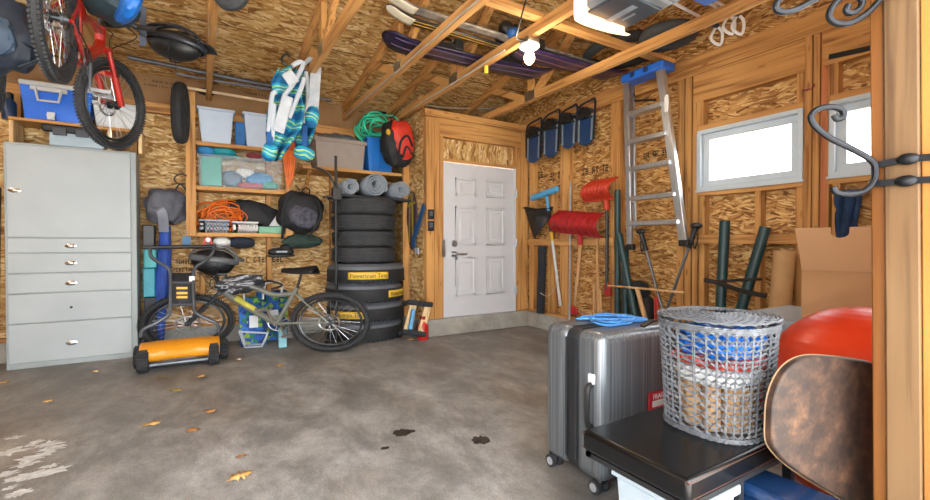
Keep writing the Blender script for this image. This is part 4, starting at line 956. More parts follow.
# --- patterned bags behind the bike
pat, n, bs = nt('blue_green_leaf_print'); L = n.links; tc = n.nodes.new('ShaderNodeTexCoord'); vo = n.nodes.new('ShaderNodeTexVoronoi'); vo.inputs['Scale'].default_value = 24; L.new(tc.outputs['Object'], vo.inputs['Vector']); sp = n.nodes.new('ShaderNodeSeparateColor'); L.new(vo.outputs['Color'], sp.inputs[0])
rp = ramp(n, [(0, '#1c4f9e'), (.3, '#2a67b4'), (.5, '#7fa03a'), (.68, '#1f6f4c'), (.85, '#16306a')]); rp.color_ramp.interpolation = 'CONSTANT'; L.new(sp.outputs[0], rp.inputs[0]); L.new(rp.outputs['Color'], bs.inputs['Base Color']); bs.inputs['Roughness'].default_value = .7
Yb = 5.72
for (px0, py0, px1, py1, Yb, lb, s) in ((241, 297, 266, 334, 5.62, 'blue and green leaf-print shopping bag behind the grey bike frame, the left of two', 1), (259, 291, 287, 335, 5.85, 'blue and green leaf-print shopping bag behind the grey bike frame, the right of two', 2)):
    t = thing('shopping_bag', lb, 'bag'); x0, x1, z0, z1 = pxr(px0, py0, px1, py1, Yb); z0 = 0.0
    q = MB(); q.add([(x0, Yb, z0), (x1, Yb, z0), (x1, Yb+.15, z0), (x0, Yb+.15, z0), (x0-.03, Yb-.01, z1), (x1+.02, Yb+.02, z1-.03), (x1, Yb+.12, z1), (x0, Yb+.13, z1-.02)], [(0, 1, 2, 3), (0, 1, 5, 4), (1, 2, 6, 5), (2, 3, 7, 6), (3, 0, 4, 7)]); q.build('bag_body', pat, t, solid=.006)
    m_ = (x0+x1)/2
    q = MB(); q.tube(spline([(m_-.1, Yb, z1-.03), (m_-.08, Yb-.02, z1+.1), (m_+.08, Yb-.02, z1+.1), (m_+.1, Yb, z1-.03)], 5), .012, 6); q.build('handle', mat('white_webbing', '#c6ccc9', .7), t)
    q = MB(); q.box((m_, Yb-.008, z1*.5), ((x1-x0)*.35, .006, .14)); q.build('white_patch', wcl, t)
t = thing('wire_rack', 'white wire basket frame low on the floor behind the grey bike crank', 'rack')
q = MB(); a, b_, c, d = (at(239, 318, Y=5.5), at(245, 334, Y=5.5), at(262, 333, Y=5.5), at(268, 320, Y=5.5)); pts = [V(p) for p in (a, b_, c, d)]
off = V((0, 0, -min(p.z for p in pts)+.012)); pts = [p+off for p in pts]
q.tube(pts, .011, 6); pts2 = [p+V((.02, .12, 0)) for p in pts]; q.tube(pts2, .011, 6)
for p, r2 in zip(pts, pts2): q.tube([p, r2], .008, 6)
q.tube([pts[0], pts[3]], .011, 6); q.build('wire_frame', wtube, t)
x0, x1, z0, z1 = pxr(279, 316, 287, 343, 5.35)
q = MB(); q.bb((x0, 5.36, 0), (x1, 5.44, .22)); tag(q.build('box', mat('pale_aqua_box', '#7fb6bf', .5), bevel=.006), 'small pale aqua box on the floor behind the grey bike chain', 'box')
# --- tyres
tcx, tcy = 1.82, 5.55
tyre_side = mat('grey_sidewall_rubber', '#5a5f66', .6, var=.15, scale=4, bump=.1); tread = mat('tyre_tread_rubber', '#1f2124', .7, var=.25, scale=14)
tread2 = mat('dusty_tread_rubber', '#35373a', .8, var=.3, scale=10)
yl = mat('yellow_sticker', '#e3b93a', .5, var=.04)
def tyre(label, grp, c, r, h, m, lbl=None, grooves=True):
    t = thing('car_tyre', label, 'tyre', grp)
    q = MB(); M = Matrix.Translation(c)
    pr = [(r*.60, h*.10), (r*.66, h*.02), (r*.86, 0), (r*.95, h*.05), (r*.985, h*.13)]
    q.lathe([(r*.60, h*.10)]+pr[1:]+[(r*.985, h*.13), (r*.985, h*(.87 if lbl is None else .70)), (r*.965, h*(.93 if lbl is None else .86)), (r*.86, h), (r*.66, h*.98), (r*.60, h*.9), (r*.60, h*.10)], M, 48, cap=False)
    q.build('sidewall', tyre_side if lbl is not None else m, t)
    q = MB(); ring = [(r*.95, h*.1)]
    k = 5
    if lbl is not None: k = 0; ring += [(r*.99, h*.08), (r, h*.12), (r, h*.66), (r*.985, h*.71)]
    for i in range(k):
        a = .12+.76*i/k; b_ = .12+.76*(i+1)/k
        ring += [(r*.99, h*(a+.012)), (r, h*(a+.03)), (r, h*(b_-.03)), (r*.99, h*(b_-.012)), (r*.975, h*(b_-.008)), (r*.975, h*(b_+.008))]
    if k: ring += [(r*.95, h*.9)]
    q.lathe(ring, M, 56, cap=False)
    for i in range(56):
        a = 2*math.pi*i/56
        for zz in ((.2, .8) if k else (.1,)): q.box(M @ V((r*math.cos(a), r*math.sin(a), h*zz)), (.012, .022, h*.12), Matrix.Rotation(a, 3, 'Z'))
    q.build('tread', m, t)
    if lbl:
        (pa, txt, wd, zc) = lbl; a0 = pa
        q = MB(); q.surf(lambda u, v: M @ V(((r+.008)*math.cos(a0+(u-.5)*wd), (r+.008)*math.sin(a0+(u-.5)*wd), h*zc+(v-.5)*h*.36)), 14, 3); s = q.build('tread_label', yl, t, solid=.002)
        cu = textmesh(txt, .075, Matrix(), 'lettering', black, s, .0005)
        fit = wd*r*.9/(2*max(abs(v.co.x) for v in cu.data.vertices))
        for v in cu.data.vertices:
            x, y = v.co.x*fit, v.co.y; a = a0+x/(r+.01); rr = r+.0115+v.co.z
            v.co = M @ V((rr*math.cos(a), rr*math.sin(a), h*zc+y*.95))
    return t
vd = math.atan2(-tcy, -tcx)
tops = [0, .235, .47, .705, .94]
lbls = [None, (vd-.5, 'Powertrain Tire', 1.0, .42), (vd+1.12, 'Powertrain Tire', 1.0, .42), (vd+.05, 'Powertrain Tire', 1.0, .42)]
nm = ['big tyre at the very bottom of the tyre stack', 'big tyre second from the floor in the stack, yellow label behind the bike wheel spokes', 'big tyre third from the floor, its yellow label near the right edge', 'big tyre with a centred yellow label, topmost of the four wide ones']
for i in range(4): tyre(nm[i], 'wide tyres in the stack', V((tcx+.012*(i % 2), tcy-.012*i*(i % 2), tops[i]+.001)), .485, .233, tread, lbls[i] if lbls[i] else 0)
nm = ['smaller black tyre resting directly on the wide labelled tyres', 'smaller black tyre second from the bottom of the upper stack', 'smaller black tyre third from the bottom of the upper stack, scuffed white', 'smaller black tyre at the very top of the tyre stack']
for i in range(4): tyre(nm[i], 'smaller tyres in the stack', V((tcx+.008*(i % 2)+.01, tcy+.06, .943+i*.203)), .405, .2, tread2)
# --- shelf over the tyres
YT = 5.60
t = thing('corner_shelf', 'pine corner shelf above the tyre stack, holding the taupe tote and blue bin', 'shelf')
sx0, sx1 = at(303, 170, Y=YT).x, XJ-.005; zT = at(356, 169.5, Y=YT).z
q = MB(); q.bb((sx0, YT, zT-.04), (sx1, YB-.005, zT)); q.build('shelf_board', wx, t, bevel=.003)
q = MB(); q.bar((sx0+.1, YB-.02, zT-.4), (sx0+.1, YT+.1, zT-.04), .04, .03); q.build('brace', wz, t)
z2 = 1.782
taupe = mat('taupe_plastic', '#8c8078', .5, var=.06); bluebin = mat('blue_bin', '#1b6fc0', .4, var=.06)
x0, x1, z0, z1 = pxr(318, 139, 366, 168, YT+.03)
t = tub('storage_tote', 'taupe plastic tote on the corner shelf left of the blue bin', 'tote', x0-.03, x1, YT+.04, YB-.12, zT, z1, .03, taupe, rimh=.05)
q = MB(); q.ell(((x0+x1)/2, YT+.2, z1-.0), ((x1-x0)/2.2, .13, .09), p=2.2, rough=.3, seed=31); tag(q.build('tarpaulin', mat('grey_tarp', '#585d60', .8, var=.3)), 'grey crumpled tarpaulin on top of the taupe tote', 'tarpaulin')
x0, x1, z0, z1 = pxr(369, 138, 393, 170, YT+.03)
t = tub('storage_bin', 'blue plastic bin on the corner shelf, overflowing with green hose', 'bin', x0-.02, x1+.03, YT+.04, YB-.14, zT, z1, .035, bluebin)
q = MB()
for k in (.2, .5, .8): q.bb((x0+(x1-x0)*k-.012, YT+.045, zT+.02), (x0+(x1-x0)*k+.012, YT+.06, z1-.04))
q.build('rib', bluebin, t)
hose = mat('green_hose', '#2fc39a', .4, var=.1); c = V(((x0+x1)/2, YT+.2, z1+.1))
rnd = random.Random(11); pts = []
for k in range(9):
    rx = rnd.uniform(.13, .25); rz = rnd.uniform(.08, .19); ox = rnd.uniform(-.06, .10); oz = rnd.uniform(-.05, .20)
    for i in range(10): a = 2*math.pi*i/10; pts.append(c+V((ox+rx*math.cos(a), .09*math.sin(a*2+k), oz+rz*math.sin(a)+.02*math.sin(3*a))))
pts += [c+V((-.25, -.02, .05)), c+V((-.33, -.1, -.05)), c+V((-.2, -.13, -.2))]
q = MB(); q.tube(spline(pts, 3), .012, 8); tag(q.build('garden_hose', hose), 'tangled green garden hose piled above the blue bin', 'hose')
t = thing('backpack', 'red and black backpack hanging just right of the blue bin', 'backpack')
rb = mat('red_nylon', '#c8321f', .55, var=.3, scale=5); c = at(407, 146, Y=5.35)+V((-.02, 0, 0)); c.x = XJ-.27
M = Matrix.Translation(c) @ Matrix.Rotation(R(-8), 4, 'Y')
q = MB(M); q.ell((0, 0, 0), (.2, .15, .29), p=2.5, rough=.16, seed=14, nu=32, nv=22); q.build('bag_body', bk2, t)
q = MB(M); q.ell((.05, -.08, .04), (.15, .1, .25), p=2.4, rough=.15, seed=15, nu=30, nv=20); q.build('red_panel', rb, t)
q = MB(M); q.tube(spline([(-.06, -.18, -.15), (-.02, -.2, .0), (.08, -.2, .07), (.14, -.18, -.06)], 6), .014, 6); q.tube(spline([(-.02, -.19, -.2), (.05, -.2, -.06), (.12, -.18, -.16)], 6), .012, 6); q.build('black_trim', blackf, t)
q = MB(M); q.ell((-.13, -.1, .12), (.03, .04, .06), rough=.1); q.build('yellow_tab', mat('yellow_nylon', '#caa12c', .6), t)
q = MB(M); q.tube(spline([(-.05, 0, .27), (0, 0, .36), (.05, 0, .27)], 5), .008, 6); q.build('top_loop', blackf, t)
# mats rolled on top of the tyres
matg = mat('grey_foam_mat', '#848d97', .75, var=.15, scale=8)
t = thing('mat_shelf', 'dark thin board on the tyre stack under the rolled mats', 'board'); q = MB(); q.bar((1.43, 5.62, 1.775), (2.40, 5.62, 1.755), .5, .022); q.build('board_slab', mat('dark_board', '#26282c', .7), t); t.name = 'dark_board'
zb = 1.79
for (px, r, x, lb) in ((341, .10, 1.60, 'grey rolled foam mat at the left of the three on the tyre stack'), (379, .15, 1.93, 'grey rolled foam mat, the largest, in the middle on the tyre stack'), (402, .115, 2.27, 'grey rolled foam mat nearest the door wall on the tyre stack')):
    q = MB(); c = at(px, 182, Y=5.42); rolledtube(q, (x, 5.40, zb+r-(x-1.4)*.02), (x, 5.95, zb+r-(x-1.4)*.02), r); o = q.build('rolled_mat', matg, solid=.016); tag(o, lb, 'mat', 'rolled mats on the tyres')
# black poles left of the tyres
t = thing('bike_stand', 'black upright tube stand with a clamp left of the upper tyres', 'stand')
a, b_ = at(337, 156, Y=5.2), at(332, 262, Y=5.2)
xp = 1.36
q = MB(); q.tube([V((xp, 5.18, .0)), V((xp, 5.18, at(337, 156, Y=5.18).z))], .016, 10); q.build('pole', black, t)
zc = at(335, 200, Y=5.18).z; q = MB(); q.bb((xp-.05, 5.12, zc), (xp+.05, 5.2, zc+.14)); q.tube(spline([(xp, 5.15, zc+.1), (xp-.1, 5.14, zc+.3), (xp-.28, 5.14, zc+.36)], 5), .013, 8); q.tube([(xp-.16, 5.14, zc+.02), (xp+.05, 5.14, zc+.05)], .013, 8); q.build('clamp', black, t, bevel=.004)
q = MB(); q.bar((xp-.2, 5.1, .02), (xp+.16, 5.24, .02), .04, .03); q.bar((xp-.1, 5.3, .02), (xp+.06, 5.1, .02), .04, .03); q.build('foot', black, t)
# --- dolly leaning on the door wall corner
t = thing('furniture_dolly', 'wooden moving dolly with dark carpeted ends leaning by the white door', 'dolly')
pl = at(404, 335, Z=.02); YDo = 4.86
def dp(px, py):
    d = ray(px, py); n_ = V((0, 1, -.28)); o = V((0, 4.84, .0)); return CAM+d*((o-CAM).dot(n_)/d.dot(n_))
nn = V((0, 1, -.28)).normalized()
for a, b_ in (((414, 302), (406, 334)), ((429, 302), (420, 336))):
    q = MB(); q.bar(dp(*a), dp(*b_), .085, .03, up=nn); q.build('side_rail', wpale, t, bevel=.003)
ca = mat('charcoal_carpet', '#2a2d33', .95, var=.4, scale=40, bump=.5)
for a, b_ in (((406, 302.5), (431, 305.5)), ((401, 332), (424, 335))):
    q = MB(); p1, p2 = dp(*a)-nn*.045, dp(*b_)-nn*.045; q.bar(p1, p2, .06, .05, up=nn); q.build('carpet_end', ca, t, bevel=.012)
for a in ((408, 302), (430, 305), (402, 333), (423, 336)):
    q = MB(); p = dp(*a)+nn*.04; M = frame(p, V((1, 0, 0)), z=nn); q.cyl(p-nn*.0, p+nn*.02, .03); q.cyl(p+nn*.05-V((.02, 0, 0)), p+nn*.05+V((.02, 0, 0)), .035, 16); q.build('caster', black, t)
t = thing('bottle', 'red plastic bottle standing behind the leaning dolly', 'bottle'); p = at(418, 320, Y=5.15)
q = MB(); q.lathe([(.06, 0), (.07, .02), (.07, .17), (.04, .22), (.03, .25)], Matrix.Translation((XJ-.06-.04, 4.925, .0)), 18); q.build('body', mat('red_plastic', '#c0231c', .35), t); q = MB(); q.lathe([(.036, .25), (.036, .29)], Matrix.Translation((XJ-.10, 4.925, 0)), 16); q.build('cap', mat('red_cap', '#8f1a18', .4), t)
q = MB(); p0, p1 = dp(405, 333)-nn*.08, dp(411, 310)-nn*.08; q.bar(p0+V((0.03, 0, .03)), p1, .045, .05, up=nn); tag(q.build('tube_roll', mat('light_blue_tube', '#5d9ccb', .5), bevel=.01), 'light blue tube tucked inside the leaning dolly', 'tube')
# --- net rackets / strap on the recess wall
t = thing('snow_paddle', 'dark purple long paddle-shaped board hanging on the recess wall beside the tyres', 'board')
xw = XJ-.03; q = MB(); ol = []
zt_, zb_ = at(416, 190, X=xw).z, at(412, 250, X=xw).z; yc_ = 5.40
for i in range(24):
    a = 2*math.pi*i/24; ol.append((.16*math.cos(a)*(1 if math.sin(a) > 0 else .75), (zt_-zb_)/2*math.sin(a)))
q.prism(ol, .02, frame((xw, yc_, (zt_+zb_)/2), (0, -1, 0), y=(0, 0, 1))); q.build('deck', mat('dark_purple', '#3b2440', .5, var=.3), t, bevel=.004); t.name = 'hanging_board'
q = MB()
for dy, m in ((.03, 0), (-.03, 0)): q.bar((xw-.014, yc_-dy, zt_-.03), (xw-.014, yc_-dy*2, zb_+.1), .03, .006, up=(1, 0, 0))
q.bar((xw-.016, yc_-.13, zt_-.16), (xw-.016, yc_+.13, zt_-.2), .03, .006, up=(1, 0, 0)); q.build('strap', mat('yellow_green_strap', '#a8962f', .7), t)
t = thing('hand_sickle', 'blue webbing strap with a pale buckle hanging below the dark purple board', 'strap'); t.name = 'webbing_strap'
q = MB(); q.ribbon(spline([at(424, 205, X=xw-.03), at(419, 222, X=xw-.03), at(414, 238, X=xw-.03), at(414, 248, X=xw-.03)], 5), .09, .012, (0, 1, 0)); q.build('webbing', mat('blue_webbing2', '#1d4f80', .7), t)
q = MB(); q.box(at(417, 251, X=xw-.03), (.02, .09, .08)); q.build('buckle', mat('pale_grey_buckle', '#b8c0c6', .4), t)
# --- key pads on the door post
for (y0, lb) in ((214.5, 'black square key pad on the door post, the upper of two'), (226, 'black square key pad on the door post, the lower of two')):
    t = thing('wall_switch', lb, 'switch', 'black switches by the door'); c = at(430.5, y0, Y=YD)
    q = MB(); q.box((c.x, YD-.012, c.z), (.085, .022, .125)); q.build('plate', black, t, bevel=.006); q = MB(); q.box((c.x, YD-.026, c.z+.01), (.045, .008, .06)); q.build('button', mat('grey_button', '#4f545a', .4), t, bevel=.003)
# ================================================================== RIGHT WALL
navy = mat('navy_deck', '#173a63', .5, var=.15); navyf = mat('dark_navy_frame', '#15202f', .4, .3)
for i, (xl, xr, yt, yb_, tip) in enumerate(((526.5, 541, 116, 163, 112), (543, 559, 107.5, 157.5, 104), (561, 576.5, 103, 148.5, 98), (577, 594.5, 97, 145.5, 92))):
    t = thing('snowshoe', 'navy snowshoe %s on the right wall' % ['nearest the white door', 'second from the white door', 'third from the white door', 'nearest the ladder'][i], 'snowshoe', 'snowshoes hung in a row')
    X0 = 3.99
    a, b_ = at(xl, (yt+yb_)/2, X=X0), at(xr, (yt+yb_)/2, X=X0); w = a.y-b_.y; zc = at((xl+xr)/2, yb_, X=X0).z; zt = at((xl+xr)/2, yt, X=X0).z; H_ = (zt-zc)*.9
    M = frame((X0, (a.y+b_.y)/2, zc), (0, -1, 0), y=(0, 0, 1)) @ Matrix.Rotation(R(-2), 4, 'Z')
    pts = [(-w/2*.9, H_*.66)]+[(-w/2*.9*math.cos(a*.2618), H_*.2*(1-math.sin(a*.2618))) for a in range(13)]+[(w/2*.92, H_*.68)]
    q = MB(); q.prism(pts, .02, M); q.build('deck', navy, t, bevel=.006)
    q = MB(); fr = [M @ V((x, y, .012)) for x, y in ([(w/2*.96, H_*.1)]+[(w/2, H_*.6), (w/2*1.0, H_*.98), (w/2*.4, H_*.99), (-w*.25, H_*.95), (-w/2, H_*.84), (-w/2*.98, H_*.5), (-w/2*.9, H_*.15)])]
    q.tube(spline(fr, 5), .012, 8); q.tube([M @ V((-w/2, H_*.72, .012)), M @ V((w/2, H_*.74, .012))], .012, 6); q.build('frame', navyf, t)
    q = MB(); q.ribbon([M @ V((-w*.36, H_*.1, .014)), M @ V((-w*.38, H_*.68, .014))], .022, .008, M.to_3x3() @ V((1, 0, 0))); q.build('grip_rail', mat('grey_rail', '#7d8a94', .5), t); q = MB(); q.ribbon([M @ V((w*.36, H_*.1, .014)), M @ V((w*.38, H_*.68, .014))], .022, .008, M.to_3x3() @ V((1, 0, 0))); q.build('grip_rail', mat('grey_rail', '#7d8a94', .5), t)
    q = MB(); q.box(M @ V((0, H_*.70, .04)), (.07, w*.6, H_*.2)); q.ribbon(spline([M @ V((-w*.42, H_*.62, .02)), M @ V((-w*.1, H_*.7, .09)), M @ V((w*.42, H_*.6, .02))], 5), .03, .008, (0, 0, 1)); q.ribbon(spline([M @ V((-w*.42, H_*.78, .02)), M @ V((0, H_*.82, .08)), M @ V((w*.42, H_*.76, .02))], 5), .03, .008, (0, 0, 1)); q.build('binding', black, t, bevel=.008)
    q = MB(); q.box(M @ V((0, H_*.84, .03)), (.02, w*.3, H_*.05)); q.build('heel_plate', mat('rust_plate', '#a4542b', .6), t)
    q = MB(); p = M @ V((w*.1, H_*1.0, 0)); q.cyl(p, V((XR+.004, p.y, p.z+.01)), .008, 6); tag(q.build('nail', steel), 'small nail carrying the navy snowshoe %s' % ['closest to the door', 'second from the door', 'third from the door', 'closest to the ladder'][i], 'nail', 'nails above the snowshoes')
RX = XR-.07    # in front of the rail
def leanbar(name, label, cat, a, b_, r, m, X=RX, n=8, grp=None):
    t = thing(name, label, cat, grp); p, q_ = at(*a, X=X), at(*b_, X=X); q = MB(); q.tube([p, q_], r, n); q.build('shaft', m, t); return t, p, q_
woodh = wood('handle_wood', '#a67a4a', '#cfa878', 'z')
# snow brush
t, p, q_ = leanbar('snow_brush', 'snow brush with a light blue head and white pole leaning at the left rail', 'brush', (560.5, 306), (552, 238), .018, mat('white_pole', '#bfc6c9', .4))
q = MB(); q.tube([at(552.5, 241, X=RX), at(551, 232, X=RX)], .024, 8); q.build('yellow_collar', mat('yellow_collar', '#cfa53a', .5), t)
q = MB(); q.tube([at(551, 232, X=RX), at(549, 211, X=RX)], .024, 8); q.build('grip', black, t)
lb_ = mat('light_blue_plastic', '#4d9ccc', .45, var=.1)
q = MB(); q.tube([at(549, 212, X=RX), at(546.5, 196, X=RX)], .022, 8); q.build('neck', lb_, t)
q = MB(); q.bar(at(531, 198.5, X=RX-.02), at(558.5, 188.5, X=RX-.02), .06, .085, up=(0, 0, 1)); q.build('brush_head', lb_, t, bevel=.025)
# leaf rake
t, p, q_ = leanbar('leaf_rake', 'black fan leaf rake hanging head up beside the door corner', 'rake', (535.5, 246), (534.5, 232), .014, darksteel, X=XR-.02)
Xk = XR-.05; q = MB(); c = at(534.5, 235, X=Xk)
for k in range(15):
    u = k/14; tp_ = at(525+27.5*u, 207+1.5*math.sin(u*3.1), X=Xk); q.bar(c+(tp_-c)*.06, tp_, .012, .028 if k else .03, up=(0, 1, 0))
    q.bar(tp_, tp_+V((-.05, 0, -.02)), .012, .018, up=(0, 1, 0))
q.build('tines', black, t)
q = MB(); M = frame(c, (0, -1, 0), y=(0, 0, 1)); d0 = at(527.5, 216, X=Xk); d1 = at(549.5, 217, X=Xk)
q.add([c-V((.0, -.02, .03)), c-V((0, .02, .03)), d1, d0], [(0, 1, 2, 3)]); q.build('fan_plate', mat('dark_grey_plastic2', '#24272b', .5), t, solid=.014)
q = MB(); p, q_ = at(536.5, 314, X=XR-.005), at(539.5, 245, X=XR-.03); q_.z -= .0
q = MB(); a, b_ = at(540.5, 313, X=XR-.1), at(542.5, 246, X=XR-.075); q.tube([a, b_], .055, 14); o = tag(q.build('foam_roll', mat('charcoal_foam', '#23272e', .9, var=.3, scale=20)), 'long charcoal foam roll standing on the kerb by the door corner, under the rake', 'roll')
# shovels
redpl = mat('red_shovel_plastic', '#a01a1e', .5, var=.08); redor = mat('orange_red_plastic', '#b5341c', .5, var=.08)
def shovel(label, corners, m, hp0, hp1, hm, X, ribs=7):
    t = thing('snow_shovel', label, 'shovel'); A, B, C, D = [at(*c, X=X) for c in corners]   # TL TR BR BL
    def sc(u, v, e=0):
        p = (A*(1-u)+B*u)*(1-v)+(D*(1-u)+C*u)*v; p.x -= .13*math.sin(math.pi*min(1, v*.9+.05))+.02*math.cos(6.28*ribs*u)*.35+e; return p
    q = MB(); q.surf(lambda u, v: sc(u, v), 57, 12); q.build('scoop', m, t, solid=.012)
    q = MB(); q.tube([sc(u/20, 1) for u in range(21)], .016, 6); q.tube([sc(u/20, 0) for u in range(21)], .012, 6); q.build('edge_lip', m, t)
    p0, p1 = at(*hp0, X=X+.02), at(*hp1, X=X+.02)
    q = MB(); q.tube([p0, p1], .02, 10); q.build('handle', hm, t)
    q = MB(); q.tube([p0+(p1-p0)*-.12-V((.03, 0, 0)), p0+(p1-p0)*.12], .034, 10); q.build('socket', m, t); return t
t = shovel('crimson snow shovel hanging scoop up on the rail, wooden handle below', ((560, 211), (605, 214), (603, 237), (554.5, 231)), redpl, (581, 236), (575, 306), woodh, RX-.05)
q = MB(); p = at(574, 309, X=RX-.03); M = frame(p, (0, -1, 0), y=(0, 0, 1)); q.prism([(-.05, -.07), (.06, -.07), (.06, .0), (.03, .05), (-.03, .05), (-.055, .0)], .03, M); q.build('hand_grip', redpl, t, bevel=.012)
t = shovel('orange-red snow shovel, the higher one right beside the ladder', ((592, 182), (619.5, 177.5), (614, 198), (586, 201.5)), redor, (607, 199), (607, 290), darksteel, RX-.05, 8)
q = MB(); p = at(607.5, 289, X=RX-.03); M = frame(p, (0, -1, 0), y=(0, 0, 1)); q.prism([(-.04, -.08), (.05, -.08), (.05, .04), (.0, .09), (-.045, .04)], .03, M); q.build('hand_grip', redpl, t, bevel=.012)
for (a, b_, r, m, lb) in (((569.5, 316), (570.5, 182), .013, mat('pale_metal_pole', '#aeb4b8', .35, .5), 'thin pale metal pole upright left of the crimson shovel handle'),
    ((598.5, 321), (597, 214), .017, woodh, 'round wooden handle standing behind the rail right of the crimson shovel'),
    ((594.5, 321), (594, 284), .016, woodh, 'short wooden stake on the kerb below the crimson shovel'),
    ((602.5, 322), (600, 290), .016, woodh, 'second short wooden stake on the kerb below the shovels')):
    q = MB(); p, q_ = at(*a, X=XR-.115), at(*b_, X=XR-.06 if r < .015 else XR-.10); p.z = .0; q.tube([p, q_], r, 8); tag(q.build('pole', m), lb, 'pole')
q = MB(); q.tube(spline([at(539, 292, X=RX-.06), at(548, 296, X=RX-.07), (at(556, 286, X=RX-.07))], 5), .007, 6); tag(q.build('bent_wire', mat('pale_wire', '#b8a488', .6)), 'thin pale bent wire across the foot of the snow brush pole', 'wire')
# dark green posts
dg = mat('dark_green_post', '#17383a', .45, var=.15)
for (a, b_, r, lb, X) in (((617.5, 319), (617.5, 190), .034, 'dark green post upright left of the ladder', XR-.10), ((637, 327), (619, 234), .034, 'dark green post slanting across the foot of the ladder', XR-.30), ((626, 322), (625, 246), .04, 'short dark green post under the left ladder rail', XR-.20),
    ((718.5, 345), (725, 221), .042, 'dark green tube left of the tilted one, under the big window', XR-.10), ((731, 345), (765.5, 227), .042, 'dark green tube leaning right under the big window', XR-.12)):
    p, q_ = at(*a, X=X-.10 if a[0] > 640 else X), at(*b_, X=X if a[0] < 640 else XR+.03 if False else X+.0); d_ = (p-q_).normalized(); p = q_+d_*((q_.z-.0)/-d_.z) if a[0] > 640 or a[0] in (637,) else V((p.x, p.y, .0 if X < XR-.15 else .0))
    q = MB(); q.tube([p+V((0, 0, .02)), q_], r, 14); tag(q.build('post', dg), lb, 'post')
# branches / roll
t = thing('branch', 'dark bare branch lying across the dark tubes under the big window', 'branch'); q = MB(); q.tube(spline([at(705, 280, X=XR-.18), at(722, 284, X=XR-.2), at(742, 291, X=XR-.21), at(766, 296, X=XR-.2)], 5), .022, 6); q.tube(spline([at(713, 282, X=XR-.19), at(740, 280, X=XR-.22), at(762, 279, X=XR-.2)], 5), .012, 6); q.build('bark', mat('dark_bark', '#2a2420', .9, var=.4), t)
q = MB(); p, q_ = at(780, 340, X=XR-.17), at(785, 251, X=XR-.12); q.tube([V((p.x, p.y+.05, .0)), q_], .075, 20); tag(q.build('cardboard_roll', mat('kraft_card', '#b08a5e', .8, var=.08)), 'tall cardboard roll standing between the tilted green tube and the open box', 'roll')
q = MB(); c = at(847, 190, X=XR-.02); a, b_ = at(836, 191, X=XR-.04), at(859, 191, X=XR-.04); z0 = at(848, 242, X=XR-.04).z
q.surf(lambda u, v: V((XR-.03-.02*math.sin(u*12+v*4), a.y+(b_.y-a.y)*(u if v < .3 else .04+.92*u), c.z+(z0-c.z)*v)), 20, 12); tag(q.build('hanging_towel', mat('navy_towel', '#173458', .9, var=.3), solid=.03), 'navy towel hanging below the right-hand window, left of the foreground post', 'towel')
q = MB(); p = at(808, 90, X=XR-.005); q.tube(spline([p, p+V((-.03, .02, -.0)), p+V((-.05, 0, -.01)), p+V((-.04, -.05, .0)), p+V((-.05, -.06, .02))], 5), .006, 6); tag(q.build('utility_hook', mat('red_hook', '#8a2a20', .5)), 'small dark red hook screwed into the stud between the windows', 'hook')
# ladder
t = thing('step_ladder', 'aluminium step ladder with a blue top hung on the right wall', 'ladder')
XL_ = 3.80
def lp(px, py, dx=0): return at(px, py, X=XL_+dx)
q = MB(); q.bar(lp(626.5, 79), lp(630, 246), .06, .035, up=(1, 0, 0)); q.build('side_rail', alu, t, bevel=.004)
q = MB(); q.bar(lp(632, 78, .11), lp(634.5, 228, .11), .05, .03, up=(1, 0, 0)); q.build('rear_rail', alu, t, bevel=.004)
q = MB(); q.bar(lp(660.5, 70), lp(684, 242), .075, .05, up=(1, 0, 0)); q.build('side_rail', alu, t, bevel=.004)
q = MB(); q.bar(lp(664, 76, .11), lp(680, 226, .11), .05, .03, up=(1, 0, 0)); q.build('rear_rail', alu, t, bevel=.004)
for ya, yb_ in ((117, 102.5), (142.5, 134), (169.5, 162.5), (200, 193.5), (224.5, 221)):
    f = (ya-79)/167; a = lp(627+3*f, ya); f2 = (yb_-70)/172; b_ = lp(660+23*f2, yb_); zz = (a.z+b_.z)/2; a.z = b_.z = zz
    q = MB(); q.bar(a, b_, .10, .045, up=(0, 0, 1)); q.build('step', alu, t, bevel=.006)
q = MB(); a, b_ = lp(623.5, 75.5), lp(666, 69.5); zz = lp(645, 72).z; a.z = b_.z = zz+.0
q.bar(a+V((.05, 0, 0)), b_+V((.05, 0, 0)), .20, .085, up=(0, 0, 1)); q.build('top_cap', mat('ladder_blue', '#1d5fbd', .4), t, bevel=.02)
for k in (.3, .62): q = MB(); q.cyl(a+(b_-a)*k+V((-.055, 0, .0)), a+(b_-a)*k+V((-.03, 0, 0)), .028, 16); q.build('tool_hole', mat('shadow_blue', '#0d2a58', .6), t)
for (px, py) in ((630.5, 247), (684.5, 243)): q = MB(); q.box(lp(px, py), (.06, .09, .06)); q.build('foot', black, t, bevel=.01)
q = MB(); q.box(lp(668.5, 104)-V((.03, 0, 0)), (.012, .035, .16)); q.build('white_label', white, t)
q = MB(); p = lp(645, 102, .11); q.tube(spline([p+V((.17, 0, .05)), p+V((-.0, 0, .02)), p+V((-.16, 0, -.01)), p+V((-.17, 0, .06))], 5), .012, 6); tag(q.build('ladder_hook', darksteel), 'dark hook holding the top step of the aluminium ladder', 'hook')
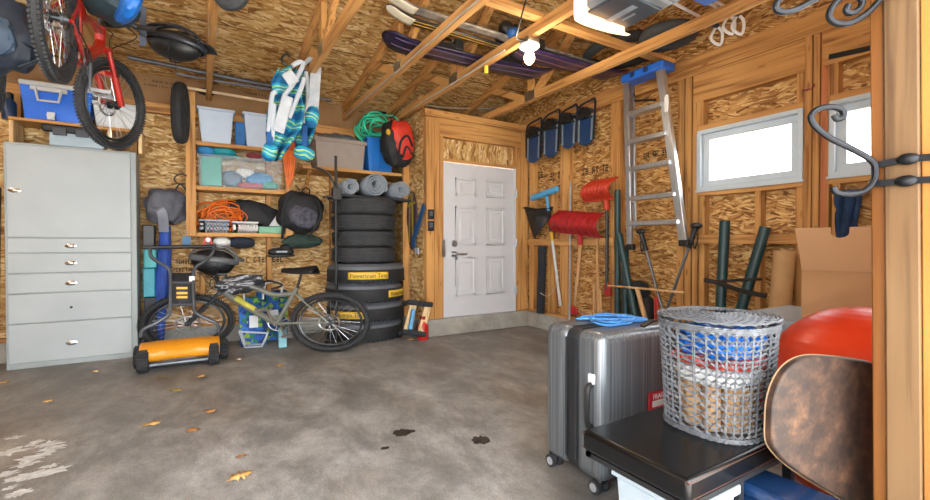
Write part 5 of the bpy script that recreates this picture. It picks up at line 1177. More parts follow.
# ski bag, poles
t = thing('ski_bag', 'black padded bag standing on the kerb between the green posts and hiking poles', 'bag')
p = at(642, 292, X=XR-.17); q = MB(); q.ell((p.x, p.y, .33), (.10, .135, .33), p=3, rough=.1, seed=3, nu=24, nv=18); q.build('bag_body', bk2, t); q = MB(); q.ell((p.x-.02, p.y+.03, .70), (.10, .13, .1), rough=.12, seed=4); q.build('hood', blackf, t)
sil = mat('pole_silver', '#6d7178', .3, .7)
for (a, b_, lb) in (((663, 311), (642, 236), 'hiking pole with black grip, left one of the crossed pair under the ladder'), ((667, 309), (694.5, 231), 'hiking pole with black grip, right one of the crossed pair under the window corner')):
    t, p, q_ = leanbar('hiking_pole', lb, 'pole', (a[0], a[1]), b_, .014, sil, X=XR-.24, grp=None)
    q = MB(); d_ = (p-q_).normalized(); q.tube([q_-d_*.05, q_, q_+d_*.16], [.026, .022, .024], 10); q.build('grip', black, t)
    q = MB(); q.ell(q_-d_*.05, (.04, .055, .03)); q.build('grip_knob', black, t)
    q = MB(); q.tube(spline([q_, q_+V((-.03, -.05, -.06)), q_+V((-.03, -.02, -.16)), q_+V((0, .02, -.05))], 5), .006, 6); q.build('wrist_strap', blackf, t)
    e = p+d_*((p.z-.02)/-d_.z) if d_.z < 0 else p
    q = MB(); q.tube([p, e], .009, 8); q.build('tip', black, t)
t, p, q_ = leanbar('wooden_stick', 'thin wooden stick lying level across the green posts and hiking poles', 'stick', (608, 285.5), (684, 292.5), .011, woodh, X=XR-.34); 
t, p, q_ = leanbar('wooden_stick', 'short wooden tool handle leaning beside the black padded bag', 'handle', (646, 322), (637, 288), .022, woodh, X=XR-.33)
q = MB(); p = at(656, 322, X=XR-.30); 
for k, dx in enumerate((0, .06)): q.tube([V((p.x, p.y-dx, .0)), at(655+2*k, 297, X=XR-.26)], .012, 6)
tag(q.build('red_stakes', mat('red_rod', '#a8261f', .5)), 'pair of thin red rods standing by the black padded bag', 'rod'); bpy.data.objects['red_stakes'].name = 'red_rod'
# ================================================================== FOREGROUND
post_w = wood('fir_post', '#513b27', '#725a3f', 'z', .45, .8); post_d = wood('dark_fir_jamb', '#4f3117', '#74491f', 'z', .5, .8)
PX = 1.9
t = thing('timber_post', 'big fir post in the right foreground with iron brackets on it', 'post')
def pp(px, py, X=PX): return at(px, py, X=X)
ya, yb_, yc_ = pp(871, 250).y, pp(885.5, 250).y, pp(921, 250).y
lean = Matrix.Rotation(R(0), 4, 'Y')
def pbox(y0, y1, x0, x1, m, name):
    q = MB(); k = .0165
    vs = [(x, y+s, z) for z, s in ((0, -k*1.18*.9), (3.15, k*1.97*.9)) for x, y in ((x0, y0), (x1, y0), (x1, y1), (x0, y1))]
    q.add(vs, [(0, 1, 2, 3), (4, 5, 6, 7), (0, 1, 5, 4), (1, 2, 6, 5), (2, 3, 7, 6), (3, 0, 4, 7)]); return q.build(name, m, t, bevel=.004)
pbox(ya, yb_, PX, PX+.16, post_d, 'jamb_board'); pbox(yb_-.001, yc_, PX-.012, PX+.16, post_w, 'post_core'); pbox(yc_-.001, yc_-.10, PX, PX+.16, wood('fir_trim', '#805628', '#a6743a', 'z', .5, .8), 'trim_board')
iron = mat('wrought_iron', '#212327', .42, .7, var=.3, scale=20)
def bp(px, py, D): return at(px, py, D=D)
def scroll(label, pts, Db, straps):
    t = thing('iron_bracket', label, 'bracket', 'iron scroll brackets on the post')
    q = MB(); q.tube(spline([bp(x, y, Db) for x, y in pts], 7), .0095, 10); q.build('scroll', iron, t)
    for s in straps:
        q = MB(); P_ = [at(x, y, X=PX-.022) for x, y in s]; q.ribbon(P_, .02, .012, (0, 0, 1)); q.build('strap', iron, t)
        for x, y in s[1:2]: q = MB(); p = at(x, y, X=PX-.026); q.ell(p, (.016, .028, .018)); q.build('collar', iron, t)
    return t
Db = (at(880, 170, X=PX-.03)-CAM).dot(FW)
scroll('wrought iron S hook bracket strapped to the foreground post, in front of the right window', [(833, 187), (836, 192), (848, 194), (864, 191), (874, 180), (875, 166), (868, 158), (850, 148), (830, 138), (815, 126), (811, 116), (818, 109), (832, 107), (842, 110), (843, 117), (837, 119), (834, 115)], Db, [[(872, 166), (908, 159), (932, 157)], [(872, 184), (906, 181), (932, 179.5)]])
scroll('wrought iron scroll bracket at the top right, its curl hanging beside the post', [(848, 5), (846, 11), (852, 13), (860, 8), (861, -1), (848, -6), (834, 4), (829, 16), (836, 23), (850, 23), (866, 14), (880, 0), (890, -12)], Db-.02, [[(884, -8), (906, -12), (932, -14)]])
scroll('wrought iron scroll end at the top edge, left of the larger curl', [(790, -8), (778, 1), (776, 9), (784, 12), (797, 9), (812, 1), (824, -6), (838, -12), (888, -14)], Db-.04, [[(884, -16), (906, -19), (932, -22)]])
# --- bench
leath = mat('black_leather', '#08090b', .24, var=.25, scale=14, bump=.05, spec=.4)
BX0, BX1, BY0, BY1, BZ = 1.25, 1.98, .78, 1.21, .47
t = thing('bench', 'low black leather bench under the wicker hamper', 'bench')
q = MB(); q.bb((BX0, BY0, BZ-.078), (BX1, BY1, BZ)); q.build('padded_top', leath, t, bevel=.016, seg=4)
q = MB()
e = .004
for z in (BZ-.012, BZ-.066):
    q.tube([(BX0+e, BY0+e, z), (BX1-e, BY0+e, z), (BX1-e, BY1-e, z), (BX0+e, BY1-e, z)], .0045, 6, closed=True)
q.build('piping', mat('brown_piping', '#4a2c20', .4), t)
q = MB()
for a, b_ in (((BX0+.01, BY0+.01, BZ-.1), (BX1-.01, BY0+.035, BZ-.082)), ((BX0+.01, BY1-.035, BZ-.1), (BX1-.01, BY1-.01, BZ-.082)), ((BX0+.01, BY0+.01, BZ-.1), (BX0+.035, BY1-.01, BZ-.082)), ((BX1-.035, BY0+.01, BZ-.1), (BX1-.01, BY1-.01, BZ-.082))): q.bb(a, b_)
q.build('frame', black, t)
for x, y in ((BX0+.33, BY0+.03), (BX1-.03, BY0+.03), (BX0+.33, BY1-.03), (BX1-.03, BY1-.03)): q = MB(); q.bb((x-.015, y-.015, 0), (x+.015, y+.015, BZ-.09)); q.build('leg', black, t)
whb = mat('white_tub', '#98a4ad', .4, var=.04)
tub('storage_box', 'white plastic box under the left end of the leather bench', 'box', BX0+.05, BX0+.30, BY0+.02, BY1-.12, .002, BZ-.105, .02, whb)
q = MB(); q.bb((BX0+.045, BY0+.045, BZ-.13), (BX0+.075, BY0+.3, BZ-.105))
nvb = mat('navy_gloss_plastic', '#12294a', .22, var=.15)
t = thing('storage_chest', 'dark navy glossy chest under the right end of the leather bench', 'chest'); q = MB(); q.bb((BX0+.38, BY0-.20, 0), (BX0+.54, BY1-.10, .30)); q.build('chest_body', nvb, t, bevel=.02); q = MB(); q.bb((BX0+.37, BY0-.21, .30), (BX0+.55, BY1-.09, .345)); q.build('lid', nvb, t, bevel=.015)
# --- wicker hamper
wick = mat('grey_wicker', '#55585d', .6, var=.3, scale=30)
t = thing('wicker_hamper', 'grey wicker hamper with lid full of blue plastic and paper rolls', 'basket')
hc = V((1.738, .972, BZ+.004)); HH = at(722, 322, D=1.62).z-hc.z
def sup(a, r, p=2.7): c, s = math.cos(a), math.sin(a); return (math.copysign(abs(c)**(2/p), c)*r, math.copysign(abs(s)**(2/p), s)*r)
def wr_(z): return .166+.022*(z/HH)**1.2
nst = 32; nr = 20
def hm(a, z, dr=0): x, y = sup(a, wr_(z)+dr); return hc+V((x, y, z))
q = MB()
for k in range(nst):
    a = 2*math.pi*k/nst+.04
    for da in (-.012, .012): q.tube([hm(a+da, z) for z in (0, HH*.25, HH*.5, HH*.75, HH*.98)], .0022, 5)
q.build('stakes', wick, t)
q = MB()
for r_ in range(nr):
    z = .02+(HH-.05)*r_/(nr-1)*(1 if r_ < nr-2 else .985); ph = (r_ % 2)*math.pi
    for s in range(2):
        pts = [hm(2*math.pi*i/(nst*2)+.04, z+(s-.5)*.007*math.cos(math.pi*i/2+r_)+.0065*math.cos(math.pi*i+ph+s*.4), .0048*math.cos(math.pi*i+ph)) for i in range(nst*2)]
        q.tube(pts, .0025, 5, closed=True)
q.build('weave', wick, t)
for z, n_, nm_ in ((.0, 3, 'base_rim'), (HH-.03, 4, 'top_rim')):
    q = MB()
    for s in range(n_): q.tube([hm(2*math.pi*i/80, z+s*.006, .005+.003*math.cos(i*math.pi+s)) for i in range(80)], .0036, 5, closed=True)
    q.build(nm_, wick, t)
q = MB()
for k in range(11):
    rr = .196-.0130*k
    pts = [hc+V((*sup(2*math.pi*i/96, rr), HH+.008+.003*math.cos(i*math.pi/2+k*math.pi)+.003*k*.5)) for i in range(96)]
    q.tube(pts, .0046, 5, closed=True)
for k in range(48):
    a = 2*math.pi*k/48; q.tube([hc+V((*sup(a, .199), HH+.006)), hc+V((*sup(a, .07), HH+.018))], .003, 5)
q.build('lid', wick, t)
q = MB(); q.lathe([(.15, 0), (.15, .006)], Matrix.Translation(hc+V((0, 0, .002))), 28); q.build('base', wick, t)
# contents
t = thing('plastic_bag', 'crumpled bright blue plastic bag in the top of the wicker hamper', 'bag')
q = MB(); q.ell(hc+V((-.02, -.02, HH*.80)), (.138, .138, .065), p=2.4, rough=.3, rs=4, seed=2, nu=36, nv=20); q.build('bag_body', mat('bright_blue_plastic', '#1666c4', .3, var=.2), t)
q = MB(); q.ell(hc+V((-.0, .0, HH*.63)), (.145, .145, .03), p=2.4, rough=.3, rs=4, seed=5, nu=30); tag(q.build('wrapper', mat('red_white_wrapper', '#b8473c', .5, var=.5, scale=20)), 'red wrapper just below the blue bag in the hamper', 'wrapper')
q = MB(); q.ell(hc+V((-.0, .0, HH*.5)), (.14, .14, .045), p=2.6, rough=.2, rs=4, seed=6, nu=30); tag(q.build('crumpled_paper', wcl), 'white crumpled paper at mid height in the hamper', 'paper')
pr = mat('kraft_paper_roll', '#b0895e', .7, var=.15)
rnd = random.Random(5)
for i in range(9):
    a = i*.698; x, y = .098*math.cos(a), .098*math.sin(a); q = MB(); q.tube([hc+V((x, y, .012)), hc+V((x*1.05, y*1.05, HH*.42))], .033, 14); tag(q.build('paper_roll', pr), 'kraft paper roll standing in the lower part of the hamper', 'roll', 'paper rolls in the hamper')
# --- suitcase
t = thing('suitcase', 'silver hard-shell suitcase standing behind the leather bench', 'suitcase')
shell, n, bs = nt('silver_brushed_shell'); L = n.links; tc = n.nodes.new('ShaderNodeTexCoord'); mp = n.nodes.new('ShaderNodeMapping'); mp.inputs['Scale'].default_value = (150, 150, 1.0); L.new(tc.outputs['Object'], mp.inputs['Vector']); nz = n.nodes.new('ShaderNodeTexNoise'); nz.inputs['Scale'].default_value = 1; nz.inputs['Detail'].default_value = 4; L.new(mp.outputs['Vector'], nz.inputs['Vector']); rp = ramp(n, [(.25, '#4c5156'), (.5, '#6a6f74'), (.75, '#8e9398')]); L.new(nz.outputs['Fac'], rp.inputs['Fac']); L.new(rp.outputs['Color'], bs.inputs['Base Color']); bs.inputs['Roughness'].default_value = .32; bs.inputs['Metallic'].default_value = .55
SX0, SX1, SY0, SY1, SZ0, SZ1 = 1.575, 2.12, 1.40, 1.80, .06, .765
ym = 1.60
def half(y0, y1, name):
    q = MB(); q.bb((SX0, y0, SZ0), (SX1, y1, SZ1)); return q.build(name, shell, t, bevel=.05, seg=5)
half(SY0, ym-.022, 'front_shell'); half(ym+.022, SY1, 'rear_shell')
q = MB(); q.bb((SX0+.004, ym-.075, SZ0+.004), (SX1-.004, ym+.06, SZ1-.004)); Z_ = q.build('zip_band', mat('black_zip_band', '#16181c', .6), t, bevel=.045, seg=4)
q = MB()
for y in (ym-.035, ym+.03): 
    ps = [(SX0+.0, y, SZ0+.06), (SX0+.0, y, SZ1-.05), (SX0+.05, y, SZ1+.0), (SX1-.05, y, SZ1+.0)]; q.ribbon(ps[:2], .014, .006, (0, 1, 0)); q.ribbon([(SX0+.05, y, SZ1-.002), (SX1-.05, y, SZ1-.002)], .014, .006, (0, 1, 0))
q.build('zipper', darksteel, Z_)
q = MB(); zc = at(591, 405, X=SX0).z; yh = at(592, 405, X=SX0).y
q.tube(spline([(SX0, yh, zc+.1), (SX0-.03, yh, zc+.085), (SX0-.035, yh, zc), (SX0-.03, yh, zc-.085), (SX0, yh, zc-.1)], 5), .014, 8); q.build('carry_handle', black, t)
q = MB(); q.bb((SX0-.012, yh-.02, zc+.1), (SX0+.004, yh+.02, zc+.15)); q.build('handle_mount', mat('light_grey_tag', '#b9bcbe', .5), t, bevel=.006)
for x in (SX0+.05, SX1-.05):
    for y in (SY0+.055, SY1-.045):
        q = MB(); q.bb((x-.03, y-.03, .045), (x+.03, y+.03, SZ0+.02)); H_ = q.build('wheel_housing', black, t, bevel=.012)
        q = MB()
        q.cyl((x-.035-.012, y-.0, .034), (x-.035+.012, y-.0, .034), .033, 20); q.cyl((x-.0, y, .034), (x+.02, y, .034), .033, 20); W_ = q.build('wheel', rubber, t)
        q = MB(); q.cyl((x-.05, y, .034), (x-.046, y, .034), .02, 16); q.build('wheel_hub', mat('grey_hub', '#8d9194', .5), W_)
zc = at(657, 399, Y=SY0).z; a, b_ = at(649, 399, Y=SY0-.01), at(666, 399, Y=SY0-.01)
q = MB(); q.bb((a.x, SY0-.011, zc-.04), (b_.x+.05, SY0-.006, zc+.045)); s_ = q.build('fragile_sticker', mat('red_sticker', '#b3182a', .5), t)
textmesh('FRAGILE', .034, frame(((a.x+b_.x+.05)/2, SY0-.012, zc+.02), (1, 0, 0), y=(0, 0, 1)) , 'lettering', white, s_, .0006)
q = MB(); q.bb((a.x+.025, SY0-.0125, zc-.03), (b_.x+.03, SY0-.011, zc-.0)); q.build('white_field', white, s_)
q = coil(V((1.90, 1.62, SZ1+.014)), .17, .12, .008, 6, .006, 9, None, 'x', .2); tag(q.build('cord', mat('light_blue_cord', '#3f7fc0', .5)), 'loose light blue cord lying on top of the silver suitcase', 'cord')
q = MB(); q.ribbon(spline([(1.88, 1.42, SZ1+.006), (1.95, 1.41, SZ1+.03), (2.05, 1.41, SZ1+.006)], 5), .03, .008, (0, 1, 0)); q.build('top_handle', black, t)
# --- exercise ball, brown table top, open box
t = thing('exercise_ball', 'big red exercise ball behind the brown table top', 'ball')
bc = V((2.50, .76, .452)); q = MB()
def bl(u, v):
    a = 2*math.pi*u; b_ = math.pi*v-math.pi/2; g = 1+.0016*math.cos(b_*60)
    return bc+V((math.cos(b_)*math.cos(a)*.385*g, math.cos(b_)*math.sin(a)*.385*g, math.sin(b_)*.45*g))
M = Matrix.Translation(bc) @ Matrix.Rotation(R(50), 4, V((.3, 1, 0))) @ Matrix.Translation(-bc)
q.surf(bl, 56, 121, cu=True); q.build('ball_skin', mat('red_vinyl', '#c0300f', .36, var=.06), t, smooth=60)
q = MB(); q.cyl(bc+V((-.383, 0, 0)), bc+V((-.395, 0, 0)), .018, 12); q.build('valve_plug', white, t)
brn, n, bs = nt('mottled_brown_leather'); L = n.links; tc = n.nodes.new('ShaderNodeTexCoord'); a_ = n.nodes.new('ShaderNodeTexNoise'); a_.inputs['Scale'].default_value = 16; a_.inputs['Detail'].default_value = 10; a_.inputs['Roughness'].default_value = .72; L.new(tc.outputs['Object'], a_.inputs['Vector']); rp = ramp(n, [(.3, '#140d0a'), (.45, '#2a1c15'), (.58, '#432e21'), (.75, '#6a4a30')]); L.new(a_.outputs['Fac'], rp.inputs['Fac']); L.new(rp.outputs['Color'], bs.inputs['Base Color']); bs.inputs['Roughness'].default_value = .6
t = thing('folding_table', 'small folded table with a mottled brown rounded top, left of the foreground post', 'table')
Dt = 1.66
n0 = (-FW).normalized(); n0.z = 0; n0 = Matrix.Rotation(R(-14), 3, 'Z') @ n0.normalized()
tl_, tr_ = at(768, 430, D=1.46), at(868, 430, D=1.60); o0 = (tl_+tr_)/2; xa_ = V((tr_.x-tl_.x, tr_.y-tl_.y, 0)).normalized(); n0 = xa_.cross(V((0, 0, 1)))
def tp(px, py):
    d = ray(px, py); k = (o0-CAM).dot(n0)/d.dot(n0); w = CAM+d*k-o0; return (w.dot(xa_), w.z)
outl0 = [(768, 425), (769, 405), (773, 388), (781, 372), (793, 361), (808, 356), (830, 356.5), (860, 360), (874, 364), (879, 372), (880, 400), (880, 480), (878, 512), (870, 518), (846, 502), (812, 482), (786, 464), (772, 449), (768, 438)]
outl = [tuple(p)[:2] for p in spline([V((x, y, 0)) for x, y in outl0+outl0[:1]], 4)[:-1]]
Mt = frame(o0, xa_, y=(0, 0, 1))
q = MB(); q.prism([tp(*p) for p in outl], .03, Mt); q.build('table_top', brn, t, bevel=.006)
q = MB(); P2 = [Mt @ V((*tp(*p), -.012)) for p in outl]; q.tube(P2, .003, 6, closed=True); q.build('edge_band', mat('pale_edge_band', '#80684c', .6), t)
q = MB()
for px in (826, 846):
    a = Mt @ V((*tp(px+24, 470), -.035)); q.tube([a, V((a.x-.09, a.y+.0, .015))], .014, 8)
q.build('folding_leg', black, t)
kraft = mat('kraft_cardboard', '#a87f58', .8, var=.05, scale=3)
t = thing('cardboard_box', 'open cardboard box with a raised notched flap behind the red ball', 'box')
Db_ = 2.62; c = at(840, 270, D=Db_); cx, cy_ = c.x, c.y; zb = .74; zf = c.z
u = Matrix.Rotation(R(-42), 3, 'Z') @ RT; v_ = V((-u.y, u.x, 0))
o1 = at(802, 290, D=Db_); o1.z = 0; Wd = .47; Dp = .36
def bxp(a, b_, z): return V((o1.x, o1.y, z))+u*a+v_*b_
q = MB(); q.add([bxp(0, 0, zb), bxp(Wd, 0, zb), bxp(Wd, Dp, zb), bxp(0, Dp, zb), bxp(0, 0, zf), bxp(Wd, 0, zf), bxp(Wd, Dp, zf), bxp(0, Dp, zf)], [(0, 1, 2, 3), (0, 1, 5, 4), (1, 2, 6, 5), (2, 3, 7, 6), (3, 0, 4, 7)]); q.build('box_body', kraft, t, solid=.006)
zt = at(800, 227.5, D=Db_-.06).z
M = frame(bxp(0, -.002, zf), u, z=-v_); M = M @ Matrix.Rotation(R(6), 4, 'X')
hgt = zt-zf
pl = [(-.0, 0), (Wd, 0), (Wd+.02, hgt), (.21, hgt)]+[(.17+.04*math.cos(a), hgt-.03+.03*math.sin(a)*-1+.0) for a in (0, .5, 1.0, 1.57, 2.1, 2.6, 3.14)]+[(.13, hgt), (-.035, hgt)]
q = MB(); q.prism(pl, .006, M); q.build('raised_flap', kraft, t)
for (a, b_, c_, d_) in ():
    q = MB(); q.add([bxp(0, 0, zf), bxp(0, Dp, zf), bxp(-.03, Dp, zf-.16), bxp(-.03, 0, zf-.16)], [(0, 1, 2, 3)]); q.build('side_flap', kraft, t, solid=.006)
q = MB(); p = bxp(Wd*.78, -.004, zf-.09); q.box(p, (.09, .003, .12), frame((0, 0, 0), u, z=V((0, 0, 1))).to_3x3()); q.build('pale_label', mat('pale_tape_patch', '#bfa48c', .7), t)
tub('storage_tub', 'large white tub under the open cardboard box', 'tub', o1.x-.12, o1.x+.6, o1.y-.28, o1.y+.32, 0, zb-.006, .04, whb)
q = MB(); q.bb((o1.x-.13, o1.y-.29, zb-.03), (o1.x+.61, o1.y+.33, zb-.008)); q.build('lid', whb, bpy.data.objects['storage_tub'], bevel=.006)
# --- leaves and stains on the floor
lf = mat('dry_leaf', '#c49a5a', .8, var=.2); lf2 = mat('brown_leaf', '#9a6a3a', .8, var=.2); lf3 = mat('olive_leaf', '#8a7a3a', .8, var=.2)
rnd = random.Random(2)
LV = [(152, 424.5, .09, lf, 'pale tan dry leaf, the largest on the floor at the lower left'), (193, 431, .06, lf2, 'brown dry leaf right of the largest tan leaf'), (240, 477, .09, lf, 'tan dry leaf nearest the bottom edge left of centre'), (242, 457, .05, lf2, 'small brown leaf just above the bottom tan leaf'),
  (48, 402, .05, lf, 'small pale leaf on the floor in front of the grey cabinet'), (96, 372, .05, wpale, 'pale leaf right at the foot of the grey cabinet'), (176, 391, .07, lf3, 'olive leaf on the floor in front of the yellow mower'), (162, 377, .05, lf3, 'yellow-green leaf by the left mower wheel'), (201, 377, .05, lf, 'pale leaf just below the right mower wheel'), (210, 412, .06, lf2, 'tan-brown leaf midway between mower and bottom leaves'),
  (280, 366, .06, lf, 'tan leaf on the floor under the bike crank'), (4, 383, .06, lf, 'tan leaf at the left border below the cabinet'), (239, 360, .04, wpale, 'tiny pale leaf under the grey bike bottom bracket'), (411, 340, .06, lf, 'tan leaf in front of the leaning dolly')]
for (px, py, r, m, lb) in LV:
    p = at(px, py, Z=0.004); q = MB(); n_ = 11; r *= .55; vs = [p+V((0, 0, .012))]; ph = rnd.uniform(0, 6)
    for k in range(n_*2):
        a = math.pi*k/n_+ph; rr = r*(1.05 if k % 2 else .62)*rnd.uniform(.8, 1.1); vs.append(p+V((rr*math.cos(a)*1.2, rr*math.sin(a), rnd.uniform(0, .016))))
    q.add(vs, [(0, k+1, (k+1) % (n_*2)+1) for k in range(n_*2)]); o = q.build('dry_leaf', m, solid=.0015); tag(o, lb, 'leaf', 'dry leaves on the floor')
sm = mat('dark_oil_stain', '#2b2724', .5, var=.3)
for (px, py, r, sx_) in ((402, 432.5, .07, 1.1), (412, 431, .03, 1), (481, 440, .075, 1.0), (385, 448, .025, 1.4)):
    p = at(px, py, Z=.0015); q = MB(); q.add([p]+[p+V((r*sx_*(.75+.35*noise.noise(V((k*.9, px, 0))))*math.cos(k*.2618), r*(.75+.35*noise.noise(V((k*.9, px, 0))))*math.sin(k*.2618), 0)) for k in range(24)], [(0, k+1, (k+1) % 24+1) for k in range(24)]); q.build('oil_stain', sm, fl)

wp = mat('pale_worn_concrete', '#b9bcbc', .8, var=.25, scale=30)
rnd = random.Random(8)
for i in range(16):
    px = rnd.uniform(2, 52); py = rnd.uniform(436, 498); p = at(px, py, Z=.001+.0001*i); r = rnd.uniform(.03, .10)
    q = MB(); q.add([p]+[p+V((r*(.55+.7*noise.noise(V((k*1.3, i*3.1, 0))))*math.cos(k*.2618)*1.5, r*(.55+.7*noise.noise(V((k*1.3, i*3.1, 0))))*math.sin(k*.2618), 0)) for k in range(24)], [(0, k+1, (k+1) % 24+1) for k in range(24)]); q.build('worn_patch', wp, fl)
# ================================================================== UNDER THE ROOF
# bare bulb on truss
em = lambda name, col, s: mat(name, col, .4, var=0, emit=s)
t = thing('ceiling_lamp', 'bare light bulb in a white round holder under the truss', 'lamp')
lx, ly = 2.37, 2.90; z = ZP
q = MB(); q.bb((lx-.06, ly-.06, z-.05), (lx+.06, ly+.06, z)); q.build('junction_box', steel, t, bevel=.01)
q = MB(); q.lathe([(.085, -.05), (.085, -.065), (.06, -.085), (.035, -.095), (.03, -.10)], Matrix.Translation((lx, ly, z)), 24); q.build('lamp_holder', white, t)
q = MB(); q.ell((lx, ly, z-.155), (.045, .045, .055)); q.build('bulb', em('bulb_glow', '#ffe2b0', 8), t)
l = bpy.data.lights.new('bulb_light', 'POINT'); l.energy = 14; l.color = (1, .84, .62); l.shadow_soft_size = .09
o = bpy.data.objects.new('bulb_light', l); o.location = (lx, ly, z-.27); COL.objects.link(o)
# garage door opener
t = thing('garage_door_opener', 'grey garage door opener with a glowing lens under the trusses', 'opener')
ox0, ox1, oy0, oy1, oz0, oz1 = 2.15, 2.60, 1.25, 2.13, 2.70, 2.88
q = MB(); q.bb((ox0, oy0, oz0), (ox1, oy1-.06, oz1)); q.build('housing', mat('opener_light_grey', '#7f858b', .45), t, bevel=.03, seg=3)
q = MB(); q.bb((ox0+.03, 1.80, oz0-.012), (ox1-.03, oy1-.05, oz0+.01)); P_ = q.build('bottom_panel', mat('opener_slate', '#3a424b', .4), t, bevel=.01)
q = MB(); q.bb((ox0+.2, 1.86, oz0-.0145), (ox0+.25, 2.08, oz0-.011)); q.bb((ox0+.29, 1.92, oz0-.0145), (ox0+.31, 2.02, oz0-.011)); q.build('pale_mark', mat('pale_print', '#848d96', .5), P_)
q = MB()
for k in range(9): y = 1.36+k*.045; q.bb((ox0+.05, y, oz0-.01), (ox1-.05, y+.02, oz0+.005))
q.build('vent_slat', mat('opener_white', '#a0a5a9', .4), t)
q = MB()
def lens(u, v): a = math.pi*v; return V((ox0+.0+(ox1-ox0)*u, oy1-.06+.13*max(0, math.sin(a))**.4*(1-.25*abs(2*u-1)**3-.35*u), oz0+.05+.10*math.copysign(abs(math.cos(a))**.5, math.cos(a))))
q.surf(lens, 22, 12); q.build('light_lens', em('lens_glow', '#ffd7a6', 1.1), t)
for x in (ox0+.06, ox1-.06): q = MB(); q.bb((x-.012, 1.6, oz1-.01), (x+.012, 1.63, 3.02)); q.build('hanger_bracket', steel, t)
l = bpy.data.lights.new('opener_light', 'AREA'); l.energy = 3; l.color = (1, .8, .55); l.size = .4
o = bpy.data.objects.new('opener_light', l); o.location = (2.45, 2.33, 2.72); o.rotation_euler = (R(40), 0, 0); COL.objects.link(o)
# snowboards and skis lying on the chords
def board(name, label, cat, pts, w, m, base, tipm=None, bind=(), flat=.0, grp=None):
    t = thing(name, label, cat, grp); P = [V(p) for p in pts]; d = (P[1]-P[0]); Ln = d.length; d.normalize(); sd = d.cross(V((0, 0, 1))).normalized()
    def f(u, v):
        e = min(u, 1-u)*Ln; wd = w*(1 if e > w*.5 else math.sqrt(max(0.02, 1-(1-e/(w*.5))**2)))*(1-.18*math.sin(math.pi*u))
        up_ = .08*max(0, 1-e/.28)**2
        return P[0]+d*(u*Ln)+sd*((v-.5)*wd)+V((0, 0, up_))
    q = MB(); q.surf(f, 60, 5); q.build('deck', m, t, solid=.018)
    if tipm:
        q = MB(); q.surf(lambda u, v: f(u*.10, v)+V((0, 0, -.011)), 14, 5); q.build('pale_tip', tipm, t, solid=.006)
        q = MB(); q.surf(lambda u, v: f(.93+u*.07, v)+V((0, 0, -.011)), 12, 5); q.build('pale_tail', tipm, t, solid=.006)
    if base:
        q = MB()
        for s in (.3, .72): q.surf(lambda u, v: f(.05+.9*u, s+.06*math.sin(u*9)+v*.07)-V((0, 0, .011)), 40, 2)
        q.build('base_stripe', base, t, solid=.003)
    for k in bind:
        c = P[0]+d*(k*Ln)+V((0, 0, .05)); q = MB(); q.box(c, (.2, .1+w*.3, .06), frame((0, 0, 0), d, z=V((0, 0, 1))).to_3x3()); q.box(c+d*.12+V((0, 0, .03)), (.09, .08+w*.4, .1), frame((0, 0, 0), d, z=V((0, 0, 1))).to_3x3()); q.ell(c-d*.1+V((0, 0, .04)), (.07, .07, .07)); q.tube(spline([c-sd*w*.6, c+V((0, 0, .1)), c+sd*w*.6], 5), .015, 6)
        q.build('binding', black, t, bevel=.012)
    return t
pur = mat('dark_purple_board', '#1d1630', .3, var=.35, scale=6); purs = mat('violet_stripe', '#5a4a6c', .4); tan_ = mat('tan_board_edge', '#c09a5e', .5)
board('snowboard', 'dark purple snowboard lying across the truss chords, its tip nearest the beach chairs', 'snowboard', ((1.42, 3.80, 3.0), (3.3, 3.68, 3.0)), .33, pur, purs, None, (.32, .68))
board('snowboard', 'violet snowboard whose tail shows right of the door-opener truss', 'snowboard', ((2.5, 3.36, 3.0), (4.03, 3.28, 3.0)), .30, mat('violet_board', '#2e2148', .3, var=.4, scale=9), mat('dull_stripe', '#6a4a4c', .5), None, (.12,))
sk = mat('grey_patterned_ski', '#77706a', .35, var=.5, scale=16); pale = mat('pale_ski_tip', '#cfc7b0', .4)
board('ski', 'grey patterned ski with pale tips on the truss chords, the nearer of the pair', 'ski', ((1.28, 3.34, 3.10), (3.80, 3.30, 3.06)), .12, sk, None, pale, (.5,), grp='skis on the truss chords')
board('ski', 'black ski with a pale tip on the truss chords, the farther of the pair', 'ski', ((1.34, 3.50, 3.09), (3.72, 3.46, 3.06)), .12, mat('black_ski', '#25232b', .3), mat('yellow_line', '#c79a2e', .5), pale, (.53,), grp='skis on the truss chords')
# tyres on the chords
t = thing('inner_tube', 'large black inner tube lying on the truss chords behind the ladder top', 'tube')
c = V((3.66, 3.02, 3.12)); q = MB(); q.tube([c+V((.30*math.cos(2*math.pi*i/36), .36*math.sin(2*math.pi*i/36), 0)) for i in range(36)], .05, 12, closed=True); q.build('tube_ring', rubber, t)
t = thing('spare_tyre', 'black tyre lying on the truss chords right of the inner tube, above the ladder', 'tyre')
c = V((3.64, 2.50, 3.06)); q = MB(); q.tube([c+V((.19*math.cos(2*math.pi*i/36), .20*math.sin(2*math.pi*i/36), 0)) for i in range(36)], .055, 12, closed=True); q.build('tyre_ring', tread2, t)
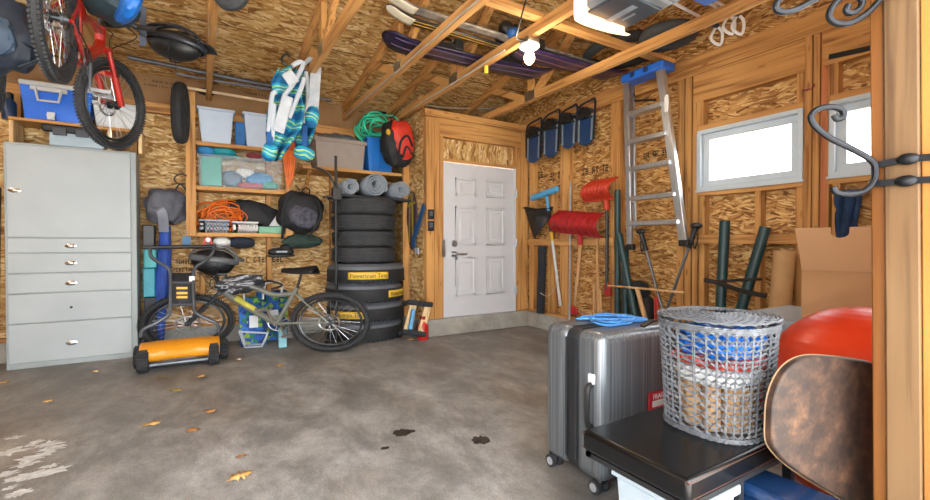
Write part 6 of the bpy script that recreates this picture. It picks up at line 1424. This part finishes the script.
# ski poles
for i, (dy, dz) in enumerate(((0, 0), (-.10, .05), (-.17, .02))):
    t = thing('ski_pole', 'ski pole with navy grip and white strap loop, %s' % ['the lowest of three', 'the middle one of three', 'the highest of three'][i], 'pole', 'ski poles under the roof')
    a = V((2.8, 2.06+dy, 3.01+dz)); b_ = V((3.60, 2.10+dy, 3.01+dz)); d = (b_-a).normalized()
    q = MB(); q.tube([a, b_], .012, 8); q.build('shaft', mat('pole_white_red', '#c3b4b0', .4), t)
    q = MB(); q.tube([b_-d*.02, b_+d*.14], .022, 8); q.build('grip', mat('navy_grip', '#1d3050', .5), t)
    q = MB(); e = b_+d*.13; q.tube(spline([e, e+V((.03, -.03, -.06)), e+V((.02, -.02, -.16)), e+V((-.03, .03, -.1)), e], 5), .012, 6); q.build('strap_loop', white, t)
t = thing('kayak_paddle', 'blue and white stacked boards end behind the door opener', 'board'); t.name = 'blue_board'
q = MB(); q.bb((2.78, 1.72, 2.985), (3.30, 1.95, 3.02)); q.build('blue_layer', mat('bright_blue_board', '#2368c0', .4), t); q = MB(); q.bb((2.78, 1.74, 3.021), (3.30, 1.95, 3.04)); q.build('white_layer', white, t)
# cables
wc = mat('white_cable', '#aaa498', .5)
q = MB(); q.tube([(1.73-.036, y, ZP+.012+.004*math.sin(y*9)) for y in [5.9-.2*i for i in range(18)]], .008, 6); tag(q.build('cable', wc), 'white cable stapled along the truss that ends above the blue bin', 'cable')
q = MB(); q.tube([(2.37-.036, y, ZP+.012+.004*math.sin(y*8)) for y in [5.2-.2*i for i in range(11)]], .008, 6); tag(q.build('cable', wc), 'white cable stapled along the truss that carries the bulb', 'cable')
q = MB(); q.tube(spline([at(320, 91, Y=5.95), at(372, 96, Y=5.95), at(410, 102, Y=5.95)], 6), .012, 6); q.tube(spline([at(372, 98, Y=5.9), at(400, 106, Y=5.9), at(418, 108, Y=5.9)], 6), .012, 6); tag(q.build('cable', wc), 'white cable running under the eaves above the taupe tote', 'cable')
q = MB(); q.tube(spline([at(415, 104, Y=5.45), at(450, 108, Y=5.5), at(490, 109, Y=5.5), at(545, 113, Y=5.5)], 6), .010, 6); tag(q.build('cable', wc), 'white cable above the top plate of the door wall', 'cable')
q = MB(); q.tube(spline([(2.02, 2.42, 3.2), (2.06, 2.55, 3.0), (2.14, 2.75, 2.87), (2.2, 2.85, 2.84), (2.32, 2.88, 2.86)], 6), .007, 6); tag(q.build('cable', black), 'black flex drooping from the roof to the bulb holder', 'cable')
q = MB(); q.tube(spline([(2.3, 2.0, 2.9), (2.33, 2.3, 2.97), (2.45, 2.6, 2.93), (2.5, 2.8, 2.99)], 6), .006, 6); tag(q.build('cable', black), 'black flex between the door opener and the bulb truss', 'cable')
t = thing('blue_hat', 'small blue cap lying on the truss chords beside the bulb', 'cap'); t.name = 'blue_hat'
q = MB(); q.ell((2.37, 3.12, 3.03), (.06, .06, .05)); q.build('crown', mat('deep_blue_cap', '#164a86'), t)
q = MB(); p = at(487, 83, D=4.2); q.tube([V((2.37, 3.55, ZP-.0)), V((2.37, 3.55, ZP-.07))], .02, 8); tag(q.build('yellow_marker', mat('yellow_plastic', '#d3b82f', .5)), 'small yellow connector hanging under the bulb truss', 'connector')
# ------------------------------------------------------------------ light
w = bpy.data.worlds.new('sky'); S.world = w; w.use_nodes = True
wn = w.node_tree; bg = wn.nodes['Background']; bg.inputs[0].default_value = (.93, .97, 1.0, 1); bg.inputs[1].default_value = 6.0
su = bpy.data.lights.new('sun', 'SUN'); su.energy = 9; su.angle = R(2); su.color = (1, .96, .9)
so = bpy.data.objects.new('sun', su); COL.objects.link(so); so.rotation_euler = (R(22), 0, R(8))
settle()
S.view_settings.view_transform = 'Standard'; S.view_settings.look = 'None'; S.view_settings.gamma = 1; S.view_settings.exposure = 0.9
S.view_settings.use_curve_mapping = False
